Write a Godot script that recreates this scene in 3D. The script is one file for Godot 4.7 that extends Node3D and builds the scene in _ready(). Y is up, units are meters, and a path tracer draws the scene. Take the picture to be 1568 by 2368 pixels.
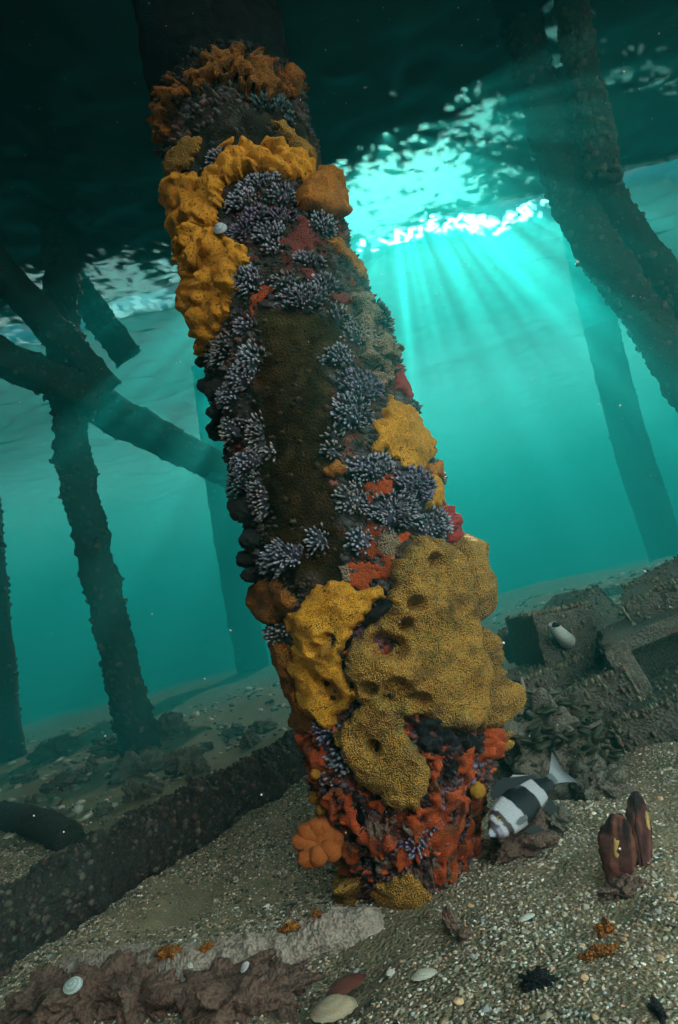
extends Node3D
# An encrusted pile under a pier, seen from the seabed. y up, metres.
const EYE := Vector3(0, 0.5, 0)
const PITCH := 10.5
const ROLL := -14.0
const FOV := 78.0
const TOP := 3.4            # height of the water's surface
const K := 0.4324           # the photograph was measured at 1568 pixels across
const PZ := -1.45           # the big pile's distance

const DARK := [Color(0.035, 0.03, 0.024), Color(0.05, 0.045, 0.03), Color(0.07, 0.06, 0.045), Color(0.06, 0.03, 0.025)]

var view: Basis
var foc := 0.0
var rng := RandomNumberGenerator.new()
var n1 := FastNoiseLite.new()    # soft noise, one unit per wave
var nw := FastNoiseLite.new()    # cells
var taken := {}
var M := {}

# ---------------------------------------------------------------- camera helpers
func look(px: float, py: float) -> Vector3:
	return (view * Vector3((px * K - 339.0) / foc, -(py * K - 512.0) / foc, -1)).normalized()

func at_z(px: float, py: float, z: float) -> Vector3:
	var d := look(px, py)
	return EYE + d * ((z - EYE.z) / d.z)

func on_bed(px: float, py: float) -> Vector3:
	var d := look(px, py)
	var p := EYE
	var t := 0.3
	while t < 30.0:
		p = EYE + d * t
		if p.y <= bed(p.x, p.z):
			break
		t += 0.01 + t * 0.004
	return Vector3(p.x, bed(p.x, p.z), p.z)

func nz(p: Vector3, f: float) -> float:
	return n1.get_noise_3dv(p * f)

func bed_low(x: float, z: float) -> float:
	var d := Vector2(x, z).length()
	var y := 0.07 * clampf((d - 1.9) / 1.2, 0.0, 1.0) + 0.045 * clampf(d - 2.6, 0.0, 5.0)
	y += 0.02 * exp(-Vector2(x - 0.0, z - PZ).length_squared() / 0.05)
	y += minf(0.6 * maxf(0.0, d - 17.0), 3.3) if z < -2.0 else 0.0
	y += minf(1.8 * maxf(0.0, -0.8 * x + 0.6 * z - 0.28), 3.1) * smoothstep(-2.5, -0.5, z)  # added bank, out of view behind to the left, to block skylight
	y += 0.16 * smoothstep(0.5, 1.6, x) * smoothstep(-1.2, -2.0, z)
	return y

func bed(x: float, z: float) -> float:
	var p := Vector3(x, 3.0, z)
	return bed_low(x, z) + 0.018 * nz(p, 3.0) + 0.007 * nz(p, 11.0) + 0.05 * nz(p, 0.6)

# ---------------------------------------------------------------- naming
func numbered(called: String) -> String:
	if not taken.has(called):
		taken[called] = 0
		return called
	taken[called] += 1
	return "%s_%03d" % [called, taken[called]]

func tag(o: Node3D, label: String, category := "", group := "", kind := "") -> Node3D:
	if label: o.set_meta("label", label)
	if category: o.set_meta("category", category)
	if group: o.set_meta("group", group)
	if kind: o.set_meta("kind", kind)
	return o

func thing(called: String, label: String, category: String, at := Vector3.ZERO, group := "") -> Node3D:
	var o := Node3D.new()
	o.name = numbered(called)
	o.position = at
	add_child(o)
	return tag(o, label, category, group)

func put(called: String, mesh: Mesh, m: Material, parent: Node = self, at := Transform3D()) -> MeshInstance3D:
	var o := MeshInstance3D.new()
	o.name = numbered(called) if parent == self else called
	o.mesh = mesh
	o.material_override = m
	o.transform = at
	parent.add_child(o, true)
	return o

# ---------------------------------------------------------------- mesh helpers
func build(v: PackedVector3Array, c: PackedColorArray, ix: PackedInt32Array) -> ArrayMesh:
	var a := []
	a.resize(Mesh.ARRAY_MAX)
	var nn := PackedVector3Array()
	nn.resize(v.size())
	for i in range(0, ix.size(), 3):
		var n := (v[ix[i + 2]] - v[ix[i]]).cross(v[ix[i + 1]] - v[ix[i]])
		nn[ix[i]] += n
		nn[ix[i + 1]] += n
		nn[ix[i + 2]] += n
	for i in nn.size():
		nn[i] = nn[i].normalized()
	a[Mesh.ARRAY_VERTEX] = v
	a[Mesh.ARRAY_NORMAL] = nn
	if c.size() == v.size():
		a[Mesh.ARRAY_COLOR] = c
	a[Mesh.ARRAY_INDEX] = ix
	var m := ArrayMesh.new()
	m.add_surface_from_arrays(Mesh.PRIMITIVE_TRIANGLES, a)
	return m

# a closed lump: directions of a cube-sphere pushed out by shape(d) -> radius vector
func lump(res: int, shape: Callable, tint = null) -> ArrayMesh:
	var v := PackedVector3Array()
	var c := PackedColorArray()
	var ix := PackedInt32Array()
	var rim := {}
	for f in 6:
		var up := [Vector3.RIGHT, Vector3.LEFT, Vector3.UP, Vector3.DOWN, Vector3.BACK, Vector3.FORWARD][f] as Vector3
		var s := Vector3(up.y, up.z, up.x)
		var t := up.cross(s)
		var id := PackedInt32Array()
		for j in res + 1:
			for i in res + 1:
				var d := (up + s * tan((2.0 * i / res - 1.0) * PI / 4) + t * tan((2.0 * j / res - 1.0) * PI / 4)).normalized()
				var key := Vector3i((d * 20000.0).round())
				var edge := i == 0 or j == 0 or i == res or j == res
				if edge and rim.has(key):
					id.append(rim[key])
					continue
				if edge:
					rim[key] = v.size()
				id.append(v.size())
				var p: Vector3 = shape.call(d)
				v.append(p)
				c.append(tint.call(p) if tint != null else Color.WHITE)
		for j in res:
			for i in res:
				var q := j * (res + 1) + i
				ix.append_array([id[q], id[q + res + 2], id[q + 1], id[q], id[q + res + 1], id[q + res + 2]])
	return build(v, c, ix)

func rock_mesh(size: Vector3, rough: float, seed_: float, res := 12, boxy := 0.0) -> ArrayMesh:
	return lump(res, func(d: Vector3) -> Vector3:
		var b := d / maxf(absf(d.x), maxf(absf(d.y), absf(d.z)))
		var q := d.lerp(b, boxy)
		var o := Vector3(seed_, seed_ * 1.7, -seed_)
		var w := q * size
		var big := size.length() * 0.6
		return w * (1.0 + rough * (nz(w / big + o, 1.3) + 0.55 * nz(w / big + o, 3.7))) + d * (rough * 0.1 * big * (nz(w / big + o, 9.0) + 0.5 * nz(w / big + o, 21.0))))

# a tube along a line of points
func tube(pts: Array, radius: Callable, sides: int, tint = null, caps := true) -> ArrayMesh:
	var v := PackedVector3Array()
	var c := PackedColorArray()
	var ix := PackedInt32Array()
	var n := pts.size()
	var side := Vector3.ZERO
	for i in n:
		var t: Vector3 = (pts[mini(i + 1, n - 1)] - pts[maxi(i - 1, 0)]).normalized()
		if side == Vector3.ZERO:
			side = t.cross(Vector3.UP if absf(t.y) < 0.9 else Vector3.RIGHT).normalized()
		side = (side - t * side.dot(t)).normalized()
		var other := t.cross(side)
		for k in sides:
			var a := TAU * k / sides
			var d := side * cos(a) + other * sin(a)
			var p: Vector3 = pts[i] + d * radius.call(float(i) / (n - 1), a, pts[i], d)
			v.append(p)
			c.append(tint.call(p) if tint != null else Color.WHITE)
	for i in n - 1:
		for k in sides:
			var a := i * sides + k
			var b := i * sides + (k + 1) % sides
			ix.append_array([a, a + sides, b, b, a + sides, b + sides])
	if caps:
		for e in [0, n - 1]:
			var m := v.size()
			v.append(pts[e])
			c.append(tint.call(pts[e]) if tint != null else Color.WHITE)
			for k in sides:
				var a: int = e * sides + k
				var b: int = e * sides + (k + 1) % sides
				if e == 0:
					ix.append_array([m, a, b])
				else:
					ix.append_array([m, b, a])
	return build(v, c, ix)

func line(pts: Array, n: int) -> Array:
	var c := Curve3D.new()
	for i in pts.size():
		var t: Vector3 = (pts[mini(i + 1, pts.size() - 1)] - pts[maxi(i - 1, 0)]) / 6.0
		c.add_point(pts[i], -t, t)
	var out := []
	for i in n:
		out.append(c.sample_baked(c.get_baked_length() * i / (n - 1.0), true))
	return out

# ---------------------------------------------------------------- materials
func noise_tex(freq: float, ramp: Array, fractal := false, kind := FastNoiseLite.TYPE_SIMPLEX_SMOOTH, size := 512) -> NoiseTexture2D:
	var n := FastNoiseLite.new()
	n.seed = 5
	n.noise_type = kind
	n.frequency = freq
	n.fractal_type = FastNoiseLite.FRACTAL_FBM if fractal else FastNoiseLite.FRACTAL_NONE
	n.fractal_octaves = 5
	n.cellular_return_type = FastNoiseLite.RETURN_DISTANCE2_SUB
	var t := NoiseTexture2D.new()
	t.width = size
	t.height = size
	t.seamless = true
	t.seamless_blend_skirt = 0.2
	t.noise = n
	t.normalize = true
	var g := Gradient.new()
	var o := PackedFloat32Array()
	var c := PackedColorArray()
	for r in ramp:
		o.append(r[0])
		c.append(r[1])
	g.offsets = o
	g.colors = c
	t.color_ramp = g
	return t

func lin(r: float, g: float, b: float) -> Color:
	return Color(r, g, b).linear_to_srgb()

func grey(x: float) -> Color:
	return Color(x, x, x)

func mat(called: String, c: Color, r := 0.9, tex: Texture2D = null, scale := 10.0, bump: Texture2D = null, depth := 0.3, tinted := true) -> StandardMaterial3D:
	var m := StandardMaterial3D.new()
	m.resource_name = called
	m.albedo_color = c
	m.roughness = r
	m.metallic_specular = 0.35
	m.vertex_color_use_as_albedo = tinted
	m.uv1_triplanar = true
	m.uv1_world_triplanar = true
	m.uv1_scale = Vector3.ONE * scale
	if tex: m.albedo_texture = tex
	if bump:
		m.heightmap_enabled = true
		m.heightmap_texture = bump
		m.heightmap_scale = depth
	M[called] = m
	return m

func materials() -> void:
	var speck := noise_tex(0.09, [[0.0, grey(0.35)], [0.45, grey(0.75)], [0.6, grey(0.95)], [1.0, grey(1.0)]], true)
	var speck_h := noise_tex(0.09, [[0.0, Color.BLACK], [1.0, Color.WHITE]], true)
	var blotch := noise_tex(0.014, [[0.0, lin(0.28, 0.24, 0.2)], [0.42, lin(0.6, 0.56, 0.5)], [0.6, lin(1, 1, 1)], [1.0, lin(1.35, 1.2, 1.0)]], true)
	# winding grooves, where the noise crosses its middle
	var maze := noise_tex(0.05, [[0.0, grey(0.95)], [0.37, grey(1.0)], [0.46, grey(0.22)], [0.54, grey(0.22)], [0.63, grey(1.0)], [1.0, grey(0.95)]])
	var maze_h := noise_tex(0.05, [[0.0, grey(0.9)], [0.38, grey(1.0)], [0.5, Color.BLACK], [0.62, grey(1.0)], [1.0, grey(0.9)]])
	# pores
	var pore := noise_tex(0.035, [[0.0, grey(0.05)], [0.2, grey(0.12)], [0.27, grey(0.75)], [0.5, grey(1.0)], [0.8, grey(0.85)], [1.0, grey(0.7)]], true)
	var fine := noise_tex(0.06, [[0.0, grey(0.15)], [0.38, grey(0.5)], [0.55, grey(1.0)], [1.0, grey(1.25)]], true)
	var fine_h := noise_tex(0.06, [[0.0, Color.BLACK], [1.0, Color.WHITE]], false)
	# sandy bed: pale and dark grains
	var grain := noise_tex(0.22, [[0.0, lin(0.12, 0.1, 0.08)], [0.35, lin(0.6, 0.53, 0.42)], [0.6, lin(0.95, 0.88, 0.74)], [0.85, lin(1.2, 1.12, 0.98)], [1.0, lin(1.6, 1.55, 1.4)]], true, FastNoiseLite.TYPE_SIMPLEX_SMOOTH, 1024)
	mat("bed", lin(0.225, 0.19, 0.135), 0.95, grain, 2.2, speck_h, 0.9)
	mat("bare_wood", Color.WHITE, 0.95, blotch, 3.0, speck_h, 0.5)
	M["bare_wood"].metallic_specular = 0.1
	mat("yellow", lin(0.6, 0.225, 0.014), 0.85, pore, 7.0, pore, 0.5)
	mat("maze_yellow", lin(0.72, 0.3, 0.02), 0.85, maze, 6.5, maze_h, 0.5)
	mat("olive", lin(0.42, 0.205, 0.034), 0.9, fine, 8.0, fine_h, 0.7)
	mat("rust", lin(0.3, 0.095, 0.01), 0.85, maze, 4.5, maze_h, 0.8)
	mat("orange", lin(0.52, 0.17, 0.02), 0.85, maze, 6.0, maze_h, 0.5)
	mat("red_orange", lin(0.5, 0.072, 0.012), 0.8, speck, 7.0, speck_h, 0.5)
	mat("maroon", lin(0.17, 0.028, 0.02), 0.8, speck, 5.0, speck_h, 0.35)
	mat("crimson", lin(0.4, 0.035, 0.03), 0.8, speck, 8.0, speck_h, 0.4)
	mat("black", lin(0.012, 0.012, 0.013), 0.45, speck, 9.0, speck_h, 0.6)
	mat("tan", lin(0.24, 0.16, 0.1), 0.9, fine, 7.0, fine_h, 0.4)
	mat("plank", lin(0.34, 0.26, 0.2), 0.9, speck, 3.0, speck_h, 0.5)
	mat("crust", lin(0.15, 0.085, 0.06), 0.9, speck, 3.0, speck_h, 0.5)
	mat("rock", lin(0.14, 0.115, 0.085), 0.95, speck, 3.0, speck_h, 0.6)
	mat("dark_timber", lin(0.035, 0.03, 0.025), 0.95, speck, 2.5, speck_h, 0.7)
	mat("polyp", Color.WHITE, 0.55)
	M["polyp"].subsurf_scatter_enabled = true
	M["polyp"].subsurf_scatter_strength = 0.1
	mat("plain", Color.WHITE, 0.6)
	mat("shell", Color.WHITE, 0.35, speck, 14.0)
	mat("wet", Color.WHITE, 0.3, fine, 30.0, fine_h, 0.05)
	mat("surface", Color.WHITE, 0.27, null)
	M["surface"].uv1_triplanar = false
	M["surface"].transparency = BaseMaterial3D.TRANSPARENCY_ALPHA
	M["surface"].metallic_specular = 0.5
	M["open_surface"] = M["surface"].duplicate()
	M["open_surface"].backlight_enabled = true
	M["open_surface"].backlight = Color(0.9, 0.9, 0.9)  # light through the tinted sheet stands in for the bright far water
	M["open_surface"].roughness = 0.7
	M["open_surface"].metallic_specular = 0.1

# ---------------------------------------------------------------- the big pile and what grows on it
var axis: Array = []

func pile_radius(y: float) -> float:
	return lerpf(0.185, 0.226, smoothstep(0.05, 0.6, y)) - 0.036 * smoothstep(0.8, 1.8, y) - 0.07 * smoothstep(0.18, -0.06, y)

func pile_at(y: float) -> Vector3:
	return Vector3(0.012 - 0.035 * smoothstep(0.6, 1.8, y) - 0.05 * smoothstep(0.35, -0.15, y), y, PZ)

# u metres round the pile from the side that faces the camera (to the right), y height, h out from it
func pile_skin(u: float, y: float, h: float) -> Vector3:
	var r := pile_radius(y)
	var a := u / 0.21
	var d := Vector3(sin(a), 0, cos(a))
	var c := pile_at(y)
	var p := c + d * r
	return p + d * (h + 0.011 * nz(p, 7.0) + 0.004 * nz(p, 26.0))

func uy(px: float, py: float) -> Vector2:
	var d := look(px, py)
	var best := 9.0
	var at := Vector3.ZERO
	var t := 0.9
	while t < 3.2:
		var p := EYE + d * t
		var c := pile_at(p.y)
		var g := Vector2(p.x - c.x, p.z - c.z).length() - pile_radius(p.y)
		if g < best:
			best = g
			at = p
			if g <= 0.002:
				break
		t += clampf(g * 0.5, 0.002, 0.05)
	var c2 := pile_at(at.y)
	var a := atan2(at.x - c2.x, at.z - c2.z)
	return Vector2(a * 0.21 + (signf(a) * best if best > 0.004 else 0.0), at.y)

func outline(poly: Array) -> PackedVector2Array:
	var q := PackedVector2Array()
	for p in poly:
		q.append(uy(p[0], p[1]))
	return q

func inside_by(p: Vector2, q: PackedVector2Array) -> float:
	var best := 1e9
	var n := q.size()
	for i in n:
		best = minf(best, p.distance_squared_to(Geometry2D.get_closest_point_to_segment(p, q[i], q[(i + 1) % n])))
	return sqrt(best) * (1.0 if Geometry2D.is_point_in_polygon(p, q) else -1.0)

# a growth that spreads over the pile inside an outline: thick, with a rounded rim
# o: high, rim, step, fray (ragged outline), wave + wave_f (lumps), cell + cell_f (lobes), holes (share left bare), tint
func patch_mesh(q: PackedVector2Array, o: Dictionary) -> ArrayMesh:
	var g: float = o.get("step", 0.004)
	var high: float = o.get("high", 0.02)
	var rim: float = o.get("rim", 0.02)
	var fray: float = o.get("fray", 0.006)
	var wave: float = o.get("wave", 0.3)
	var wave_f: float = o.get("wave_f", 14.0)
	var cell: float = o.get("cell", 0.0)
	var cell_f: float = o.get("cell_f", 16.0)
	var holes: float = o.get("holes", -2.0)
	var hole_f: float = o.get("hole_f", 18.0)
	var pits: Array = o.get("pits", [])
	var grit: float = o.get("grit", 0.0015)
	var mottle: float = o.get("mottle", 0.0)
	var margin: float = o.get("margin", 0.0)
	var tone: float = o.get("tone", 0.26)
	var lo := q[0]
	var hi := q[0]
	for p in q:
		lo = lo.min(p)
		hi = hi.max(p)
	lo -= Vector2.ONE * (fray * 2 + g)
	hi += Vector2.ONE * (fray * 2 + g)
	var nx := int((hi.x - lo.x) / g) + 2
	var ny := int((hi.y - lo.y) / g) + 2
	var v := PackedVector3Array()
	var c := PackedColorArray()
	var ix := PackedInt32Array()
	var id := PackedInt32Array()
	id.resize(nx * ny)
	var depth := func(p: Vector2) -> float:
		var w := Vector3(p.x, p.y, 0.0)
		var d := inside_by(p, q) + fray * (nz(w, 28.0) + 0.5 * nz(w, 70.0)) * 1.4
		if holes > -1.5:
			d = minf(d, (nz(w + Vector3(0, 0, 4), hole_f) + 0.4 * nz(w, hole_f * 2.7) - holes) * 0.035)
		return d
	for j in ny:
		for i in nx:
			var p := lo + Vector2(i, j) * g
			var w := Vector3(p.x, p.y, 0.0)
			var d: float = depth.call(p)
			if d < -g * 1.6:
				id[j * nx + i] = -1
				continue
			if d < 0.0:
				# outside: draw this corner in to the outline, so that the rim is a clean wall
				var grad := Vector2(depth.call(p + Vector2(0.001, 0)) - d, depth.call(p + Vector2(0, 0.001)) - d) / 0.001
				p -= grad * (d / maxf(grad.length_squared(), 0.3))
				w = Vector3(p.x, p.y, 0.0)
			var e := clampf(d / rim, 0.0, 1.0)
			var h := high * sqrt(1.0 - (1.0 - e) * (1.0 - e)) * (1.0 + wave * nz(w + Vector3(7, 0, 0), wave_f))
			h += grit * e * (nz(w, 62.0) + 0.8 * nz(w, 130.0))
			if cell > 0.0:
				var k := nw.get_noise_3dv(w * cell_f + Vector3(0.4 * nz(w, 17.0), 0.4 * nz(w, 23.0), 0)) + 1.0
				h += cell * (0.35 + 0.65 * e) * (1.0 - minf(1.0, k * k * 2.3)) * (0.75 + 0.5 * nz(w, 8.0))
			for t in pits:
				var r := p.distance_to(t[0]) / (t[1] as float)
				if r < 1.3:
					h -= high * 0.85 * e * smoothstep(1.3, 0.7, r)
			if d < 0.0:
				h = -0.005
			id[j * nx + i] = v.size()
			v.append(pile_skin(p.x, p.y, h))
			var s := 1.0 + tone * (nz(w, 9.0) + nz(w, 31.0))
			var col := Color(s, s * (1.0 + 0.08 * nz(w + Vector3(3, 3, 3), 12.0)), s)
			if mottle > 0.0:
				col = col.lerp(Color(0.75, 2.4, 1.6) * s, mottle * smoothstep(0.15, 0.6, nz(w + Vector3(0, 0, 13), 13.0) + 0.4 * nz(w, 45.0))).lerp(Color(0.28, 0.45, 1.6) * s, mottle * smoothstep(0.2, 0.6, nz(w + Vector3(0, 0, 17), 17.0) + 0.4 * nz(w + Vector3(0, 0, 2), 50.0)))
			if margin > 0.0:
				col = col.lerp(Color(0.42, 0.5, 1.9), margin * smoothstep(0.03, 0.0, d + 0.012 * nz(w, 30.0)))
			c.append(col)
	for j in ny - 1:
		for i in nx - 1:
			var a := id[j * nx + i]
			var b := id[j * nx + i + 1]
			var d2 := id[(j + 1) * nx + i]
			var e2 := id[(j + 1) * nx + i + 1]
			if a >= 0 and b >= 0 and d2 >= 0 and e2 >= 0:
				ix.append_array([a, d2, b, b, d2, e2])
	return build(v, c, ix)

func growth(called: String, label: String, category: String, m: String, poly: Array, o: Dictionary, group := "") -> MeshInstance3D:
	var q := outline(poly)
	var r := put(called, patch_mesh(q, o), M[m])
	tag(r, label, category, group)
	return r

# ---------------------------------------------------------------- colonies of blue-grey polyps
var polyp_meshes: Array = []

func make_polyps() -> void:
	# stem and tip colours (linear): blue-grey, grey, violet, dark green with shade put in
	var tones := [[Color(0.045, 0.042, 0.06), Color(0.34, 0.335, 0.385)], [Color(0.035, 0.03, 0.03), Color(0.34, 0.31, 0.3)], [Color(0.05, 0.038, 0.075), Color(0.24, 0.19, 0.26)], [Color(0.03, 0.06, 0.06), Color(0.12, 0.2, 0.2)]]
	for t in tones:
		for k in 1:
			var bend := Vector3(0.12, 0, 0.08)
			var pts := []
			for i in 6:
				var s := i / 5.0
				pts.append(Vector3(0, s, 0) + bend * s * s)
			var wide := [0.15, 0.17, 0.18, 0.21, 0.19, 0.06]
			polyp_meshes.append(tube(pts, func(f, _a, _p, _d): return wide[int(round(f * 5))], 6, func(p: Vector3): return (t[0] as Color).lerp(t[1], smoothstep(0.55, 0.92, p.y))))

func coral(px: float, py: float, rx: float, ry: float, tilt: float, tone: int, label: String, len := 0.0155) -> void:
	rx *= 0.9
	ry *= 0.9
	var c := uy(px, py)
	var across := 1.0 / maxf(0.45, cos(clampf(c.x / 0.21, -1.2, 1.2)))
	var x := rx / 1150.0 * across
	var y := ry / 1150.0
	var t := deg_to_rad(tilt)
	var o := thing("polyp_colony", label, "soft coral", pile_skin(c.x, c.y, 0.0), "polyp colonies on the big pile")
	var q := PackedVector2Array()
	for i in 14:
		var a := TAU * i / 14
		var e := Vector2(cos(a) * rx / 1150.0, sin(a) * y).rotated(-t) * 0.95
		q.append(c + Vector2(e.x * across, e.y))
	var dome := minf(0.03, minf(rx, ry) / 1150.0 * 0.75)
	put("colony_base", patch_mesh(q, {"high": dome, "rim": minf(x, y) * 0.95, "wave": 0.15, "fray": 0.004, "step": 0.006}), M["colony_base"], o, Transform3D(Basis(), -o.position))
	var count := clampi(int(PI * rx * ry / (1150.0 * 1150.0) / (0.0052 * 0.0052)), 12, 420)
	len *= rng.randf_range(0.8, 1.25)
	var fat := rng.randf_range(0.9, 1.2)
	var mm := MultiMesh.new()
	mm.transform_format = MultiMesh.TRANSFORM_3D
	mm.use_colors = true
	mm.mesh = polyp_meshes[tone]
	mm.instance_count = count
	for i in count:
		var r := sqrt((i + 0.5) / count)
		var a := i * 2.39996 + rng.randf_range(-0.3, 0.3)
		r *= 1.0 + 0.12 * sin(a * 3.0 + px)
		var e := (Vector2(cos(a) * rx, sin(a) * ry) / 1150.0 * r).rotated(-t)
		e += Vector2(rng.randf_range(-1, 1), rng.randf_range(-1, 1)) * 0.0018
		e.x *= across
		var p := pile_skin(c.x + e.x, c.y + e.y, dome * sqrt(maxf(0.0, 1.0 - r * r)) - 0.003)
		var n := (pile_skin(c.x + e.x, c.y + e.y, 0.1) - p).normalized()
		var out := (p - o.position)
		out = out - n * out.dot(n)
		var d := (n + out / maxf(x, y) * 1.15 + Vector3(rng.randf_range(-1, 1), rng.randf_range(-1, 1), rng.randf_range(-1, 1)) * 0.16).normalized()
		# some are drawn in, most stand open
		var s := len * rng.randf_range(0.7, 1.2) * (0.45 if rng.randf() < 0.12 else 1.0)
		var side := d.cross(Vector3(0.3, 1, 0.2)).normalized()
		var w := rng.randf_range(0.0105, 0.0145) * fat
		mm.set_instance_transform(i, Transform3D(Basis(side * w, d * s, side.cross(d) * w), p - o.position))
		var k := rng.randf_range(0.6, 1.15) * (0.85 + 0.4 * nz(p, 30.0))
		mm.set_instance_color(i, Color(k * rng.randf_range(0.9, 1.1), k, k * rng.randf_range(0.9, 1.12)))
	var po := MultiMeshInstance3D.new()
	po.name = "polyps"
	po.multimesh = mm
	po.material_override = M["polyp"]
	po.set_meta("kind", "stuff")
	o.add_child(po, true)

# ---------------------------------------------------------------- other builders
func rock(called: String, label: String, category: String, p: Vector3, size: Vector3, m: String, rough := 0.35, res := 12, turn := 0.0, group := "", boxy := 0.0, tilt := Vector3.ZERO) -> MeshInstance3D:
	var b := Basis.from_euler(Vector3(deg_to_rad(tilt.x), deg_to_rad(turn), deg_to_rad(tilt.z)))
	var r := put(called, rock_mesh(size, rough, rng.randf() * 50.0, res, boxy), M[m], self, Transform3D(b, p))
	tag(r, label, category, group)
	return r

func timber(called: String, label: String, category: String, pts: Array, radius: float, m: String, shaggy := 0.25, sides := 22, rows := 60, group := "", flat := 1.0) -> MeshInstance3D:
	var o := rng.randf() * 40.0
	var r := put(called, tube(line(pts, rows), func(_f, a, p, d):
		var w := (p + d * radius) as Vector3
		return radius * (1.0 + (flat - 1.0) * absf(sin(a))) * (1.0 + 0.45 * shaggy * nz(w + Vector3(o, 0, 0), 1.6 / radius * 0.25) + 0.7 * shaggy * maxf(0.0, nz(w + Vector3(0, o, 0), 1.0 / radius)) + 0.4 * shaggy * nz(w, 3.0 / radius) + 0.25 * shaggy * maxf(0.0, nz(w, 7.0 / radius))), sides), M[m])
	tag(r, label, category, group)
	return r

# ragged growth over a mesh: lumps and tufts set on its corners
func shag(b: MeshInstance3D, count: int, small: float, large: float, colours: Array) -> void:
	var v: PackedVector3Array = b.mesh.surface_get_arrays(0)[Mesh.ARRAY_VERTEX]
	var n: PackedVector3Array = b.mesh.surface_get_arrays(0)[Mesh.ARRAY_NORMAL]
	var mm := MultiMesh.new()
	mm.transform_format = MultiMesh.TRANSFORM_3D
	mm.use_colors = true
	mm.mesh = rock_mesh(Vector3.ONE, 0.25, 31.0, 4)
	mm.instance_count = count
	for i in count:
		var k := rng.randi() % v.size()
		while nz(v[k], 2.5) + 0.5 * nz(v[k], 7.0) < rng.randf_range(-0.9, 0.4):
			k = rng.randi() % v.size()
		var s := lerpf(small, large, pow(rng.randf(), 2.5))
		var y := (n[k] + Vector3(rng.randf() - 0.5, rng.randf() - 0.7, rng.randf() - 0.5)).normalized()
		var x := y.cross(Vector3(rng.randf() - 0.5, rng.randf() - 0.5, rng.randf() - 0.5)).normalized()
		mm.set_instance_transform(i, Transform3D(Basis(x * s, y * s * rng.randf_range(0.4, 0.9), x.cross(y) * s), v[k]))
		mm.set_instance_color(i, colours[rng.randi() % colours.size()] * rng.randf_range(0.6, 1.3))
	var o := MultiMeshInstance3D.new()
	o.name = "growth"
	o.multimesh = mm
	o.material_override = M["plain"]
	o.set_meta("kind", "stuff")
	b.add_child(o, true)

func beam(called: String, label: String, a: Vector3, b: Vector3, w: float, h: float, m: String) -> MeshInstance3D:
	# a squared timber with worn edges
	var pts := line([a, a.lerp(b, 0.33), a.lerp(b, 0.66), b], 40)
	var r := put(called, tube(pts, func(_f, k, p, d):
		var c := absf(cos(k))
		var s := absf(sin(k))
		var q := minf(w * 0.5 / maxf(c, 1e-3), h * 0.5 / maxf(s, 1e-3))
		q = minf(q, sqrt(w * w + h * h) * 0.46)
		return q * (1.0 + 0.1 * nz(p + d * q, 6.0)) + 0.02 * maxf(0.0, nz(p + d * q, 17.0)), 28), M[m])
	tag(r, label, "beam", "crossed braces of the pier")
	shag(r, 420, 0.004, 0.016, DARK)
	return r

# half a shell: a shallow ribbed bowl, open downwards, hinge towards -z
func shell_mesh(w: float, l: float, high: float, ribs: float, inner: Color, outer: Color) -> ArrayMesh:
	var v := PackedVector3Array()
	var c := PackedColorArray()
	var ix := PackedInt32Array()
	var nr := 7
	var na := 28
	for j in nr + 1:
		for i in na:
			var r := float(j) / nr
			var a := TAU * i / na
			var e := Vector2(cos(a) * w, sin(a) * l) * r
			e.y -= 0.3 * l * (1.0 - r) 
			var y := high * (1.0 - r * r) + 0.03 * high * sin(ribs * r) + high * 0.06 * cos(a * 14.0) * r
			v.append(Vector3(e.x, y, e.y))
			var k := 0.5 + 0.5 * sin(r * 16.0 + 2.0 * cos(a))
			c.append(outer.lerp(inner, k))
	for j in nr:
		for i in na:
			var a := j * na + i
			var b := j * na + (i + 1) % na
			ix.append_array([a, b, a + na, b, b + na, a + na])
	return build(v, c, ix)

func shell(label: String, p: Vector3, w: float, l: float, turn: float, tilt: Vector3, inner: Color, outer: Color, flip := false, group := "") -> void:
	var b := Basis.from_euler(Vector3(deg_to_rad(tilt.x), deg_to_rad(turn), deg_to_rad(tilt.z + (180.0 if flip else 0.0))))
	var r := put("shell", shell_mesh(w, l, minf(w, l) * 0.45, 22.0, inner, outer), M["shell"], self, Transform3D(b, p))
	tag(r, label, "shell", group)

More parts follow.
